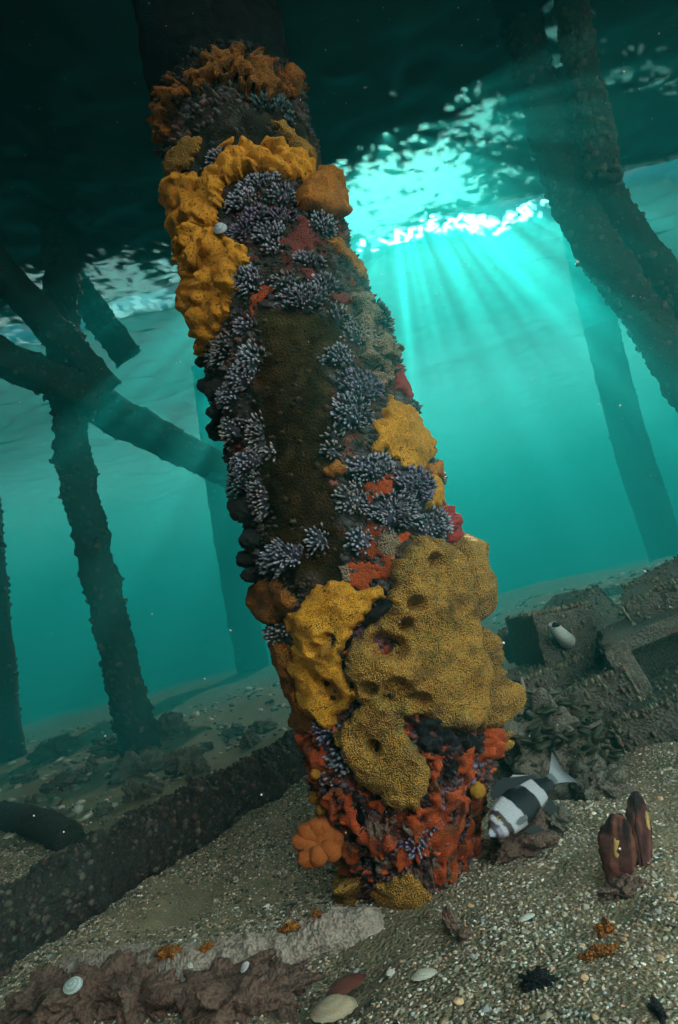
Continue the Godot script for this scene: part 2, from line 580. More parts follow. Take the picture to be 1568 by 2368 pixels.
func fish(nose: Vector3, tail: Vector3) -> void:
	var o := thing("banded_fish", "black and white banded fish nosing down beside the foot of the pile", "fish", nose)
	var x := tail - nose
	var L := x.length()
	x = x.normalized()
	var z := (EYE - nose)
	z = (z - x * z.dot(x)).normalized()
	z = (z + x * 0.15).normalized()
	z = (z - x * z.dot(x)).normalized()
	o.basis = Basis(x, z.cross(x), z)
	var prof := [[0.0, 0.012, -0.012, 0.008], [0.04, 0.045, -0.04, 0.028], [0.1, 0.09, -0.075, 0.045], [0.2, 0.14, -0.11, 0.062], [0.32, 0.16, -0.125, 0.07], [0.45, 0.165, -0.13, 0.068], [0.6, 0.135, -0.105, 0.054], [0.75, 0.115, -0.09, 0.036], [0.88, 0.06, -0.055, 0.02], [1.0, 0.045, -0.045, 0.01]]
	var get_p := func(s: float) -> Array:
		for i in prof.size() - 1:
			if s <= prof[i + 1][0]:
				var f: float = (s - prof[i][0]) / (prof[i + 1][0] - prof[i][0])
				return [lerpf(prof[i][1], prof[i + 1][1], f), lerpf(prof[i][2], prof[i + 1][2], f), lerpf(prof[i][3], prof[i + 1][3], f)]
		return [prof[-1][1], prof[-1][2], prof[-1][3]]
	var v := PackedVector3Array()
	var c := PackedColorArray()
	var ix := PackedInt32Array()
	var ns := 72
	var na := 28
	for i in ns + 1:
		var s := float(i) / ns
		var p: Array = get_p.call(s)
		for k in na:
			var a := TAU * k / na
			var y := lerpf(p[1], p[0], 0.5 + 0.5 * sin(a))
			v.append(Vector3(s, y, p[2] * signf(cos(a)) * pow(absf(cos(a)), 0.75)) * L)
			c.append(fish_tint(s, y))
	for i in ns:
		for k in na:
			var a := i * na + k
			var b := i * na + (k + 1) % na
			ix.append_array([a, b, a + na, b, b + na, a + na])
	put("body", build(v, c, ix), M["wet"], o)
	var fin := func(called: String, pts: Array, thick: float, col: Callable) -> void:
		var st := SurfaceTool.new()
		st.begin(Mesh.PRIMITIVE_TRIANGLES)
		var poly := PackedVector2Array()
		for p in pts: poly.append(Vector2(p[0], p[1]) * L)
		var tri := Geometry2D.triangulate_polygon(poly)
		for s in [1.0, -1.0]:
			for t in range(0, tri.size(), 3):
				for k in 3:
					var q := poly[tri[t + (k if s > 0 else 2 - k)]]
					st.set_color(col.call(q / L))
					st.add_vertex(Vector3(q.x, q.y, s * thick * L))
		st.generate_normals()
		put(called, st.commit(), M["wet"], o)
	var dark := func(_q): return Color(0.012, 0.012, 0.014)
	fin.call("dorsal_fin", [[0.27, 0.17], [0.29, 0.23], [0.33, 0.225], [0.35, 0.27], [0.39, 0.25], [0.42, 0.28], [0.47, 0.25], [0.5, 0.27], [0.56, 0.225], [0.62, 0.225], [0.72, 0.17], [0.82, 0.12], [0.84, 0.06], [0.6, 0.13], [0.4, 0.155]], 0.005, func(q): return fish_tint(maxf(q.x, 0.37), 0.0))
	fin.call("tail_fin", [[0.96, 0.04], [1.06, 0.09], [1.2, 0.17], [1.16, 0.05], [1.14, 0.0], [1.16, -0.05], [1.19, -0.15], [1.06, -0.08], [0.96, -0.04]], 0.004, func(q): return Color(0.3, 0.32, 0.33).lerp(Color(0.06, 0.06, 0.065), smoothstep(1.04, 1.14, q.x)))
	fin.call("pelvic_fin", [[0.3, -0.14], [0.36, -0.2], [0.5, -0.24], [0.44, -0.16], [0.38, -0.145]], 0.004, dark)
	fin.call("anal_fin", [[0.62, -0.12], [0.68, -0.2], [0.76, -0.2], [0.8, -0.09]], 0.004, dark)
	var pect := func(_q): return Color(0.3, 0.29, 0.3)
	var st2 := SurfaceTool.new()
	st2.begin(Mesh.PRIMITIVE_TRIANGLES)
	var w := [Vector3(0.25, -0.06, 0.066), Vector3(0.31, -0.05, 0.085), Vector3(0.36, -0.065, 0.092), Vector3(0.355, -0.09, 0.09), Vector3(0.31, -0.105, 0.085), Vector3(0.26, -0.09, 0.068)]
	for i in range(1, 5):
		for k in [0, i, i + 1, 0, i + 1, i]:
			st2.set_color(pect.call(w[k]))
			st2.add_vertex(w[k] * L)
	st2.generate_normals()
	put("pectoral_fin", st2.commit(), M["wet"], o)
	put("eye", lump(6, func(d): return d * 0.02 * L, func(p): return Color(0.004, 0.004, 0.005) if Vector2(p.x, p.y).length() < 0.013 * L else Color(0.35, 0.22, 0.05)), M["plain"], o, Transform3D(Basis(), Vector3(0.145, 0.045, 0.043) * L))

func fish_tint(s: float, y: float) -> Color:
	var q := s + 0.12 * y + 0.004 * nz(Vector3(s, y, 0), 40.0)
	var pale := Color(0.5, 0.49, 0.51) * (0.9 + 0.12 * sin(s * 260.0) * sin(y * 300.0))
	var black := Color(0.01, 0.01, 0.012)
	var brown := Color(0.05, 0.03, 0.03)
	if q < 0.03: return Color(0.42, 0.42, 0.5)
	if q < 0.055: return brown
	if q < 0.1: return Color(0.25, 0.23, 0.3) if y < 0.0 else brown
	if q < 0.14: return pale
	if q < 0.19: return brown
	if q < 0.36: return pale
	if q < 0.61: return black
	if q < 0.75: return pale
	if q < 0.93: return black
	return Color(0.12, 0.13, 0.14)

func pen_shell(label: String, foot: Vector3, top: Vector3, w: float, t: float, turn: float) -> void:
	var o := thing("pen_shell", label, "pen shell", foot, "pen shells standing in the sand")
	var y := (top - foot)
	var h := y.length()
	y = y.normalized()
	var z := Vector3(sin(deg_to_rad(turn)), 0, cos(deg_to_rad(turn)))
	z = (z - y * z.dot(y)).normalized()
	o.basis = Basis(y.cross(z), y, z)
	for s in [1.0, -1.0]:
		var e := rng.randf() * 9.0
		put("valve", lump(18, func(d: Vector3) -> Vector3:
			var q := clampf(d.y * 0.5 + 0.5, 0.0, 1.0)
			var ww := w * (0.62 + 0.75 * q - 0.5 * q * q * q)
			var g: float = maxf(d.z * s, -0.06) * s
			var p := Vector3(d.x * ww, (d.y * 0.5 + 0.42) * h, g * t * (0.9 + 0.25 * q) + s * 0.002)
			return p + d * 0.0007 * sin(q * 60.0 + d.x * 3.0) + d * 0.004 * nz(p + Vector3(e, 0, 0), 45.0),
			func(p: Vector3): return Color(0.075, 0.02, 0.016).lerp(Color(0.02, 0.007, 0.007), smoothstep(0.45, 0.85, p.y / h + 0.3 * nz(p, 30.0))).lerp(Color(0.16, 0.05, 0.03), smoothstep(0.1, 0.5, nz(p * Vector3(1.4, 0.12, 1) + Vector3(3, 0, e), 60.0)))), M["pen"], o)
	put("worn_patch", rock_mesh(Vector3(0.0055, h * 0.13, 0.004), 0.25, 3.0, 6), M["worn"], o, Transform3D(Basis(), Vector3(-0.004, h * 0.5, t * 0.98)))

# ---------------------------------------------------------------- water, bed, gravel
func spread(lo: float, hi: float, mid: float, near: float, fine: float, grow: float) -> PackedFloat32Array:
	var out := PackedFloat32Array()
	var x := lo
	while x < hi:
		out.append(x)
		x += fine + grow * maxf(0.0, absf(x - mid) - near)
	out.append(hi)
	return out

func on_top(poly: Array) -> PackedVector2Array:
	var q := PackedVector2Array()
	for p in poly:
		var d := look(p[0], p[1])
		var w := EYE + d * ((TOP - EYE.y) / d.y)
		q.append(Vector2(w.x, w.z))
	return q

var gaps: Array = []      # [outline on the surface, how open]

func wave(x: float, z: float) -> float:
	# swell and chop beyond the pier's edge
	var w := Vector3(x, 0, z)
	var amount := smoothstep(-4.3, -4.8, z)
	return amount * lerpf(0.028, 0.02, smoothstep(-6.0, -8.0, z)) * (0.7 * sin(TAU * z / 0.42 + 3.5 * nz(w, 0.8) + 1.8 * nz(w, 2.5)) + 0.9 * nz(w * Vector3(1, 1, 1.6), 2.8))

func past_edge(x: float, z: float, rip: float) -> float:
	return smoothstep(0.0, -0.8, z + 4.42 - 0.12 * nz(Vector3(x, 0, z), 1.1) - 0.1 * rip)

func lets_through(x: float, z: float) -> float:
	# the share of light that the rippled surface lets down here: little where the sheet stands in for the pier's shadow, more beyond and in drawn gaps
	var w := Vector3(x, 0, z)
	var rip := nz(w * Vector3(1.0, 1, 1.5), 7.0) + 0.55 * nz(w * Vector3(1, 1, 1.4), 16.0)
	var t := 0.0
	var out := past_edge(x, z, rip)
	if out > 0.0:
		# a narrow clear strip, broken up by noise, is added to throw the shafts
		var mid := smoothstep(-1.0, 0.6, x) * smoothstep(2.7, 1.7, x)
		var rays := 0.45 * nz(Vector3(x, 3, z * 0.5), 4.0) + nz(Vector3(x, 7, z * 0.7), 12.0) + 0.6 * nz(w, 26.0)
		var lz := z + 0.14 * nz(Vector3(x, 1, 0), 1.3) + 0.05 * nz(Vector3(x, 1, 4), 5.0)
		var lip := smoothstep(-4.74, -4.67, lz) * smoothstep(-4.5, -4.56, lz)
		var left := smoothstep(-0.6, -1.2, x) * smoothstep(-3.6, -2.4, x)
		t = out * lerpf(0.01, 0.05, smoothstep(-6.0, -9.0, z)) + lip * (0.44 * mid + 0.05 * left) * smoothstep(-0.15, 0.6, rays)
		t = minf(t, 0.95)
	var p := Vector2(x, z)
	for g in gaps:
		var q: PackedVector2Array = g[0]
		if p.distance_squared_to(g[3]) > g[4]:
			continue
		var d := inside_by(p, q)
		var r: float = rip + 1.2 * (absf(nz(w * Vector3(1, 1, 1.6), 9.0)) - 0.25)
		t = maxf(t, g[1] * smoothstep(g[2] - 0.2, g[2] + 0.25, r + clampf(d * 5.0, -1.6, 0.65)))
	return t

func water() -> void:
	gaps = []
	for g in [
		[[[770, 425], [860, 395], [1000, 345], [1075, 385], [1105, 445], [1000, 490], [850, 545], [790, 530]], 0.022, 0.0],
		[[[1062, 240], [1110, 245], [1165, 300], [1150, 325], [1100, 320]], 0.014, 0.25],
		[[[205, 615], [300, 605], [385, 640], [380, 690], [300, 730], [215, 690]], 0.02, 0.3],
		[[[385, 600], [420, 590], [420, 640], [390, 640]], 0.03, 0.35],
		[[[70, 650], [120, 650], [110, 725], [80, 700]], 0.03, 0.3],
		[[[0, 735], [30, 745], [30, 770], [0, 760]], 0.03, 0.2],
		[[[1285, 80], [1320, 90], [1330, 230], [1290, 190]], 0.005, 0.45],
		[[[1390, 120], [1480, 130], [1568, 170], [1568, 210], [1480, 200], [1400, 210]], 0.005, 0.75],
		[[[1100, 350], [1190, 370], [1230, 410], [1120, 400]], 0.02, 0.7],
	]:
		var q := on_top(g[0])
		var m := Vector2.ZERO
		for p in q: m += p / q.size()
		var far := 0.0
		for p in q: far = maxf(far, p.distance_to(m))
		gaps.append([q, g[1], g[2], m, pow(far + 0.5, 2)])
	var xs := spread(-13.0, 13.0, 0.3, 3.6, 0.028, 0.12)
	var zs := spread(-25.0, -17.0, -17.0, 0.0, 0.07, 0.1)
	zs.append_array(spread(-16.93, -6.3, -6.3, 20.0, 0.052, 0.0))
	zs.append_array(spread(-6.27, 3.2, -4.6, 1.7, 0.028, 0.12))
	var v := PackedVector3Array()
	var c := PackedColorArray()
	var dark := PackedInt32Array()
	var open := PackedInt32Array()
	for z in zs:
		for x in xs:
			var w := Vector3(x, 0, z)
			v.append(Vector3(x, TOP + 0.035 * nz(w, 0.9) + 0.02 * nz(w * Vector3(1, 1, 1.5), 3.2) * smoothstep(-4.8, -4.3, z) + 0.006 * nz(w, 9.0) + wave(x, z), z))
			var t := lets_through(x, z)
			c.append(Color(0.004, 0.013, 0.017, 1.0 - t) if z > -4.45 else Color(0.004, 0.013, 0.017, 1.0 - t).lerp(Color(0.0004, 0.013, 0.0128, 1.0 - t).lerp(Color(0.001, 0.055, 0.0545, 1.0 - t), smoothstep(-6.0, -9.0, z)).lerp(Color(0.0005, 0.015, 0.014, 1.0 - t), smoothstep(-9.5, -17.5, z)), past_edge(x, z, nz(w, 6.0))))  # pier's shadow, its soft edge and the far dimming are put into the colour
	var n := xs.size()
	for j in zs.size() - 1:
		for i in n - 1:
			var a := j * n + i
			if zs[j] > 1.4 and xs[i] > 0.1:
				continue      # opening left behind the camera, to the right, to let skylight onto the pile
			(dark if zs[j + 1] > -4.45 else open).append_array([a, a + n, a + 1, a + 1, a + n, a + n + 1])
	tag(put("water_surface", build(v, c, dark), M["surface"]), "rippled underside of the water, pier shadow put into its dark colour, with see-through gaps", "water", "", "structure")
	tag(put("open_water_surface", build(v, c, open), M["open_surface"]), "underside of the open water beyond the pier edge, brightness partly put into its colour", "water", "", "structure")

func seabed() -> void:
	var xs := spread(-13.0, 13.0, 0.0, 1.0, 0.016, 0.06)
	var zs := spread(-25.0, 3.0, -1.4, 0.9, 0.016, 0.06)
	var v := PackedVector3Array()
	var c := PackedColorArray()
	var ix := PackedInt32Array()
	for z in zs:
		for x in xs:
			v.append(Vector3(x, bed(x, z), z))
			var w := Vector3(x, 0, z)
			var s := 1.0 + 0.22 * nz(w, 2.3) + 0.2 * nz(w, 8.0)
			c.append(Color(s, s, s * 0.98))
	var n := xs.size()
	for j in zs.size() - 1:
		for i in n - 1:
			var a := j * n + i
			ix.append_array([a, a + 1, a + n, a + 1, a + n + 1, a + n])
	tag(put("seabed", build(v, c, ix), M["bed"]), "sandy seabed of broken shell sloping up away from the pile", "seabed", "", "structure")

func scatter(called: String, label: String, mesh: Mesh, m: String, count: int, size: Vector2, colours: Array, lo: Vector2, hi: Vector2, flat: float, pull: float) -> void:
	var o := MultiMeshInstance3D.new()
	var mm := MultiMesh.new()
	mm.transform_format = MultiMesh.TRANSFORM_3D
	mm.use_colors = true
	mm.mesh = mesh
	mm.instance_count = count
	for i in count:
		var p := Vector3.ZERO
		while true:
			p = Vector3(rng.randf_range(lo.x, hi.x), 0, -lerpf(-hi.y, -lo.y, pow(rng.randf(), pull)))
			if absf(p.x) < 0.35 - 0.62 * p.z and nz(Vector3(p.x, 9, p.z), 2.4) + 0.5 * nz(Vector3(p.x, 5, p.z), 7.0) > rng.randf_range(-1.1, 0.3):
				break
		p.y = bed(p.x, p.z)
		var s := rng.randf_range(size.x, size.y) * (0.7 + 0.5 * rng.randf() * rng.randf())
		var b := Basis.from_euler(Vector3(rng.randf_range(-0.5, 0.5), rng.randf() * TAU, rng.randf_range(-0.5, 0.5))) * Basis.from_scale(Vector3(s * rng.randf_range(0.7, 1.5), s * flat * rng.randf_range(0.6, 1.4), s * rng.randf_range(0.6, 1.1)))
		mm.set_instance_transform(i, Transform3D(b, p + Vector3(0, s * flat * 0.3, 0)))
		var c: Color = colours[rng.randi() % colours.size()]
		mm.set_instance_color(i, c * rng.randf_range(0.7, 1.25))
	o.name = called
	o.multimesh = mm
	o.material_override = M[m]
	add_child(o, true)
	tag(o, label, "gravel", "", "stuff")

# ---------------------------------------------------------------- the scene
func _ready() -> void:
	rng.seed = 11
	n1.seed = 3
	n1.noise_type = FastNoiseLite.TYPE_SIMPLEX_SMOOTH
	n1.fractal_type = FastNoiseLite.FRACTAL_NONE
	n1.frequency = 1.0
	nw.seed = 8
	nw.noise_type = FastNoiseLite.TYPE_CELLULAR
	nw.fractal_type = FastNoiseLite.FRACTAL_NONE
	nw.frequency = 1.0
	nw.cellular_return_type = FastNoiseLite.RETURN_DISTANCE
	foc = 512.0 / tan(deg_to_rad(FOV / 2.0))
	view = Basis(Vector3.RIGHT, deg_to_rad(PITCH)) * Basis(Vector3.BACK, deg_to_rad(ROLL))
	var cam := Camera3D.new()
	cam.name = "camera"
	cam.fov = FOV
	cam.near = 0.02
	cam.far = 120
	cam.transform = Transform3D(view, EYE)
	add_child(cam)
	var env := Environment.new()
	env.background_mode = Environment.BG_SKY
	var sky := Sky.new()
	var psm := ProceduralSkyMaterial.new()
	psm.sky_top_color = Color(0.95, 0.97, 1.0)
	psm.sky_horizon_color = Color(0.84, 0.77, 0.69)
	psm.sky_curve = 0.3
	psm.ground_bottom_color = Color(0.1, 0.12, 0.12)
	psm.ground_horizon_color = Color(0.2, 0.22, 0.22)
	sky.sky_material = psm
	env.sky = sky
	env.background_energy_multiplier = 0.35
	env.tonemap_mode = Environment.TONE_MAPPER_LINEAR
	env.tonemap_exposure = 31.0
	env.volumetric_fog_enabled = true
	env.volumetric_fog_density = 0.048
	env.volumetric_fog_albedo = lin(0.05, 0.95, 0.94)
	env.volumetric_fog_anisotropy = 0.75
	env.sdfgi_enabled = true
	env.ssao_enabled = true
	env.ssil_enabled = true
	var around := WorldEnvironment.new()
	around.name = "surroundings"
	around.environment = env
	add_child(around)
	var sun := DirectionalLight3D.new()
	sun.name = "sun"
	sun.light_energy = 1.6
	sun.light_color = Color(1, 0.97, 0.9)
	sun.light_angular_distance = 0.5
	sun.shadow_enabled = true
	sun.basis = Basis.looking_at(-look(890, 300), Vector3.UP)
	add_child(sun)
	materials()
	mat("colony_base", lin(0.05, 0.045, 0.06), 0.9)
	mat("worn", lin(0.3, 0.18, 0.05), 0.7)
	mat("pen", Color.WHITE, 0.8, M["black"].albedo_texture, 12.0, M["black"].heightmap_texture, 0.15)
	mat("speck", lin(0.6, 0.6, 0.55), 0.8)
	mat("yellow_ball", lin(0.5, 0.22, 0.015), 0.8, M["black"].albedo_texture, 14.0, M["black"].heightmap_texture, 0.3)
	mat("finger", lin(0.42, 0.1, 0.015), 0.85, M["red_orange"].albedo_texture, 10.0, M["red_orange"].heightmap_texture, 0.3)
	mat("squirt", lin(0.018, 0.017, 0.014), 0.6, M["black"].albedo_texture, 8.0, M["black"].heightmap_texture, 0.4)
	mat("grey_skin", lin(0.12, 0.09, 0.08), 0.8)
	mat("pale_sponge", lin(0.5, 0.52, 0.46), 0.8, M["olive"].albedo_texture, 12.0)
	mat("rubble", lin(0.12, 0.1, 0.075), 0.95, M["rock"].albedo_texture, 2.2, M["rock"].heightmap_texture, 0.7)
	mat("mussel", lin(0.045, 0.042, 0.02), 0.6, M["rock"].albedo_texture, 8.0)
	mat("red_shell", lin(0.2, 0.06, 0.03), 0.7, M["rock"].albedo_texture, 8.0)
	water()
	seabed()
	# extra haze added only farther off, so that the near water stays clear
	for h in [["added_haze", -2.3, 0.11, "added haze in the water beyond the big pile"], ["added_deep_haze", -4.6, 0.11, "second added haze in the open water far behind"]]:
		var f := FogVolume.new()
		f.name = h[0]
		f.shape = RenderingServer.FOG_VOLUME_SHAPE_BOX
		f.size = Vector3(27.0, TOP + 0.9, 26.0 + h[1])
		f.position = Vector3(0, (TOP - 1.0) / 2.0, (h[1] - 26.0) / 2.0)
		var fm := FogMaterial.new()
		fm.density = h[2]
		fm.albedo = lin(0.01, 0.92, 0.92)
		f.material = fm
		add_child(f)
		tag(f, h[3], "haze", "", "stuff")
	far_pier()
	big_pile()
	corals()
	rubble()
	foreground()

# the line carried on down into the seabed
func down(pts: Array) -> Array:
	var a: Vector3 = pts[-2]
	var b: Vector3 = pts[-1]
	var d := (b - a).normalized().lerp(Vector3.DOWN, 0.5).normalized()
	var out := pts.duplicate()
	while b.y > bed(b.x, b.z) - 0.15 and out.size() < 30:
		b += d * 0.3
		out.append(b)
	return out

func far_pier() -> void:
	var t := "pier piles beyond the big one"
	timber("pier_pile", "dark pile with crossed braces left of the encrusted pile", "pile", down([at_z(130, 380, -3.7), at_z(140, 600, -3.7), at_z(162, 1000, -3.7), at_z(235, 1350, -3.7), at_z(325, 1730, -3.7)]), 0.095, "dark_timber", 0.36, 40, 240, t)
	timber("pier_pile", "thick dark leaning pile at the right edge of the view", "pile", down([at_z(1190, -60, -3.0), at_z(1240, 200, -3.0), at_z(1335, 490, -3.0), at_z(1450, 670, -3.0), at_z(1600, 900, -3.0), at_z(1760, 1150, -3.0)]), 0.095, "dark_timber", 0.28, 36, 220, t)
	timber("pier_pile", "second leaning pile close behind the thick one, a bright slit between", "pile", down([at_z(1290, 180, -3.25), at_z(1390, 420, -3.25), at_z(1480, 560, -3.25), at_z(1600, 730, -3.25), at_z(1740, 960, -3.25)]), 0.08, "dark_timber", 0.2, 30, 160, t)
	timber("pier_brace", "dark upright brace ending in a hooked bolt at upper right", "brace", [at_z(1310, -60, -2.8), at_z(1345, 160, -2.8), at_z(1378, 300, -2.8), at_z(1393, 415, -2.8)], 0.075, "dark_timber", 0.1, 20, 50)
	timber("hooked_bolt", "small hooked bolt at the foot of the upright brace", "bolt", [at_z(1380, 405, -2.75), at_z(1400, 408, -2.75), at_z(1415, 415, -2.75), at_z(1422, 405, -2.75)], 0.02, "dark_timber", 0.2, 10, 16)
	timber("pier_pile", "faint pale pile far off between the rays and the right edge", "pile", down([at_z(1330, 500, -7.5), at_z(1400, 800, -7.5), at_z(1475, 1080, -7.5), at_z(1560, 1330, -7.5)]), 0.2, "dark_timber", 0.1, 20, 60, t)
	timber("pier_pile", "faint pile in the haze just left of the encrusted pile", "pile", down([at_z(480, 850, -8.0), at_z(510, 1100, -8.0), at_z(550, 1350, -8.0), at_z(605, 1640, -8.0)]), 0.2, "dark_timber", 0.1, 20, 60, t)
	timber("pier_pile", "dim pile cut by the left edge of the view", "pile", down([at_z(-70, 900, -4.6), at_z(-40, 1300, -4.6), at_z(0, 1720, -4.6)]), 0.15, "dark_timber", 0.1, 20, 60, t)
	beam("cross_beam", "heavy brace running down right from the left edge behind the braced pile", at_z(-120, 770, -3.2), at_z(230, 930, -3.6), 0.15, 0.17, "dark_timber")
	beam("cross_beam", "long pale brace slanting away from the braced pile towards the encrusted one", at_z(190, 920, -3.9), at_z(620, 1140, -6.2), 0.22, 0.2, "dark_timber")
	beam("cross_beam", "steep brace crossing the upper part of the braced pile", at_z(-60, 560, -3.3), at_z(250, 905, -3.75), 0.15, 0.16, "dark_timber")
	beam("cross_beam", "brace behind the braced pile lit by the far ripples", at_z(100, 560, -4.1), at_z(300, 830, -4.6), 0.17, 0.16, "dark_timber")

	for k in get_children():
		if k is MeshInstance3D and k.mesh is ArrayMesh and (k.name.begins_with("pier_") or k.name.begins_with("fallen")):
			shag(k, 1300, 0.004, 0.022, DARK)

func big_pile() -> void:
	var o := thing("encrusted_pile", "big encrusted wooden pile standing in the middle of the view", "pile", pile_at(-0.25))
	var v := PackedVector3Array()
	var c := PackedColorArray()
	var ix := PackedInt32Array()
	var rows := 340
	var sides := 220
	var bare := outline([[590, 720], [700, 720], [800, 745], [800, 800], [760, 850], [770, 960], [790, 1060], [770, 1160], [800, 1250], [780, 1340], [640, 1335], [600, 1290], [630, 1200], [600, 1050], [590, 930], [610, 830]])
	var crown := 2.6
	for j in rows + 1:
		var y := lerpf(-0.25, crown, float(j) / rows)
		for i in sides:
			var u := 0.21 * (TAU * i / sides - PI)
			v.append(pile_skin(u, y, 0.0) - o.position)
			var w := Vector3(u, y, 0)
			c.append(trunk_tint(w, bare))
	for j in rows:
		for i in sides:
			var a := j * sides + i
			var b := j * sides + (i + 1) % sides
			ix.append_array([a, a + sides, b, b, a + sides, b + sides])
	var top := v.size()
	v.append(pile_at(crown) + Vector3(0, 0.02, 0) - o.position)
	c.append(Color(0.03, 0.02, 0.012))
	for i in sides:
		ix.append_array([rows * sides + i, top, rows * sides + (i + 1) % sides])
	put("trunk", build(v, c, ix), M["bare_wood"], o)
	# turf, barnacles and small crusts all over the pile, thin on the bare wood
	var mm := MultiMesh.new()
	mm.transform_format = MultiMesh.TRANSFORM_3D
	mm.use_colors = true
	mm.mesh = rock_mesh(Vector3.ONE, 0.5, 12.0, 3)
	mm.instance_count = 9000
	for i in 9000:
		var u := 0.0
		var y := 0.0
		while true:
			u = rng.randf_range(-0.36, 0.36)
			y = rng.randf_range(-0.02, 1.9)
			var ins := inside_by(Vector2(u, y), bare)
			if (ins < 0.0 and (y < 1.5 or y > 1.7)) or rng.randf() < 0.1:
				break
		var big := rng.randf_range(0.002, 0.0065) * (0.7 + 0.9 * rng.randf() * rng.randf())
		var p := pile_skin(u, y, 0.0)
		var n := (pile_skin(u, y, 0.1) - p).normalized()
		var x := n.cross(Vector3(rng.randf() - 0.5, 1, rng.randf() - 0.5)).normalized()
		mm.set_instance_transform(i, Transform3D(Basis(x * big * rng.randf_range(0.7, 1.6), n * big * rng.randf_range(0.5, 1.8), x.cross(n) * big), p - o.position))
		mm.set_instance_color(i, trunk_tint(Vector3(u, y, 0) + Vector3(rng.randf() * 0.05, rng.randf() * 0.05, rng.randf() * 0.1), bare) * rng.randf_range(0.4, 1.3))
	var tf := MultiMeshInstance3D.new()
	tf.name = "turf"
	tf.multimesh = mm
	tf.material_override = M["plain"]
	tf.set_meta("kind", "stuff")
	o.add_child(tf, true)
	var ye := {"high": 0.012, "rim": 0.016, "cell": 0.03, "cell_f": 21.0, "fray": 0.007}
	var en := {"high": 0.008, "rim": 0.012, "fray": 0.016, "wave": 0.5, "wave_f": 22.0}
	# from the top down
	growth("orange_sponge", "rusty orange sponge frill flaring round the dim top of the pile", "sponge", "rust", [[350, 330], [345, 265], [400, 200], [480, 150], [560, 122], [640, 148], [700, 195], [665, 222], [600, 226], [520, 185], [450, 220], [410, 255], [385, 310]], {"high": 0.022, "rim": 0.02, "cell": 0.016, "cell_f": 22.0, "fray": 0.02, "holes": -0.45, "hole_f": 16.0})
	growth("yellow_sponge", "smooth oval olive sponge at upper left of the pile", "sponge", "olive", [[383, 398], [395, 345], [430, 312], [456, 314], [456, 345], [428, 388], [402, 410]], {"high": 0.014, "rim": 0.014})
	growth("yellow_sponge", "long narrow olive sponge strip at upper right of the pile", "sponge", "olive", [[627, 288], [650, 278], [690, 315], [722, 350], [728, 380], [700, 368], [655, 315]], {"high": 0.018, "rim": 0.012})
	growth("yellow_sponge", "tiny yellow sponge wedge above the yellow band", "sponge", "yellow", [[488, 350], [505, 328], [545, 315], [538, 328], [510, 345]], {"high": 0.008, "rim": 0.008, "fray": 0.003})
	growth("yellow_sponge", "broad lumpy yellow sponge band arching across the upper pile", "sponge", "yellow", [[372, 470], [375, 430], [395, 408], [470, 402], [500, 378], [525, 348], [590, 335], [660, 345], [715, 382], [735, 412], [700, 428], [640, 415], [590, 398], [560, 405], [520, 425], [505, 470], [500, 520], [475, 535], [450, 520], [425, 540], [395, 585], [378, 575], [372, 510]], ye)
	growth("yellow_sponge", "heavy lobed yellow sponge hanging down the left of the pile", "sponge", "yellow", [[440, 528], [480, 520], [530, 545], [570, 578], [575, 607], [545, 620], [553, 665], [540, 700], [520, 730], [490, 795], [465, 815], [440, 790], [418, 765], [428, 690], [418, 640], [408, 610], [385, 590], [405, 545]], {"high": 0.014, "rim": 0.018, "cell": 0.034, "cell_f": 18.0, "fray": 0.007})
	growth("orange_sponge", "plump orange sponge lobes at the upper right edge of the pile", "sponge", "orange", [[680, 450], [710, 415], [740, 385], [780, 405], [800, 460], [790, 510], [735, 502], [690, 490]], {"high": 0.022, "rim": 0.018, "cell": 0.03, "cell_f": 17.0})
	growth("orange_sponge", "small ragged orange sponge below the plump orange lobes", "sponge", "orange", [[750, 558], [790, 560], [838, 598], [855, 628], [828, 634], [790, 600]], {"high": 0.012, "rim": 0.01, "fray": 0.01})
	growth("red_sponge", "flat dark red sponge sheet with pointed arms", "sponge", "maroon", [[575, 605], [600, 572], [650, 548], [690, 510], [725, 520], [742, 560], [700, 592], [660, 572], [620, 590]], {"high": 0.006, "rim": 0.01, "fray": 0.008})
	growth("red_sponge", "small dark red sponge patch between two polyp colonies", "sponge", "maroon", [[690, 620], [725, 618], [742, 640], [712, 655]], {"high": 0.006, "rim": 0.008})
	growth("red_sponge", "dull red sponge patch near the right edge of the pile", "sponge", "maroon", [[762, 680], [800, 672], [815, 700], [790, 715]], {"high": 0.008, "rim": 0.01})
	growth("orange_sponge", "thin orange smear beside the big yellow lobes", "sponge", "red_orange", [[556, 745], [578, 692], [600, 660], [624, 668], [604, 712], [575, 745]], {"high": 0.005, "rim": 0.008, "fray": 0.012, "tone": 0.5})
	growth("brown_sponge", "buff wavy crust along the right edge at mid height", "sponge", "tan", [[790, 690], [830, 670], [850, 720], [900, 790], [905, 850], [880, 905], [862, 870], [820, 770]], {"high": 0.015, "rim": 0.012, "cell": 0.018, "cell_f": 25.0, "fray": 0.015, "holes": -0.25})
	growth("red_sponge", "salmon red sponge lump on the right edge at mid height", "sponge", "crimson", [[906, 848], [932, 842], [962, 880], [968, 908], [935, 924], [912, 900]], {"high": 0.02, "rim": 0.016, "wave": 0.5})
	growth("yellow_sponge", "yellow maze sponge spreading from the right edge towards the bare wood", "sponge", "maze_yellow", [[882, 920], [898, 908], [925, 945], [975, 950], [992, 990], [1002, 1045], [985, 1082], [950, 1092], [930, 1060], [890, 1050], [843, 1057], [868, 1012], [862, 978], [892, 962]], {"high": 0.012, "rim": 0.012, "wave": 0.6, "fray": 0.009, "cell": 0.01, "cell_f": 20.0})
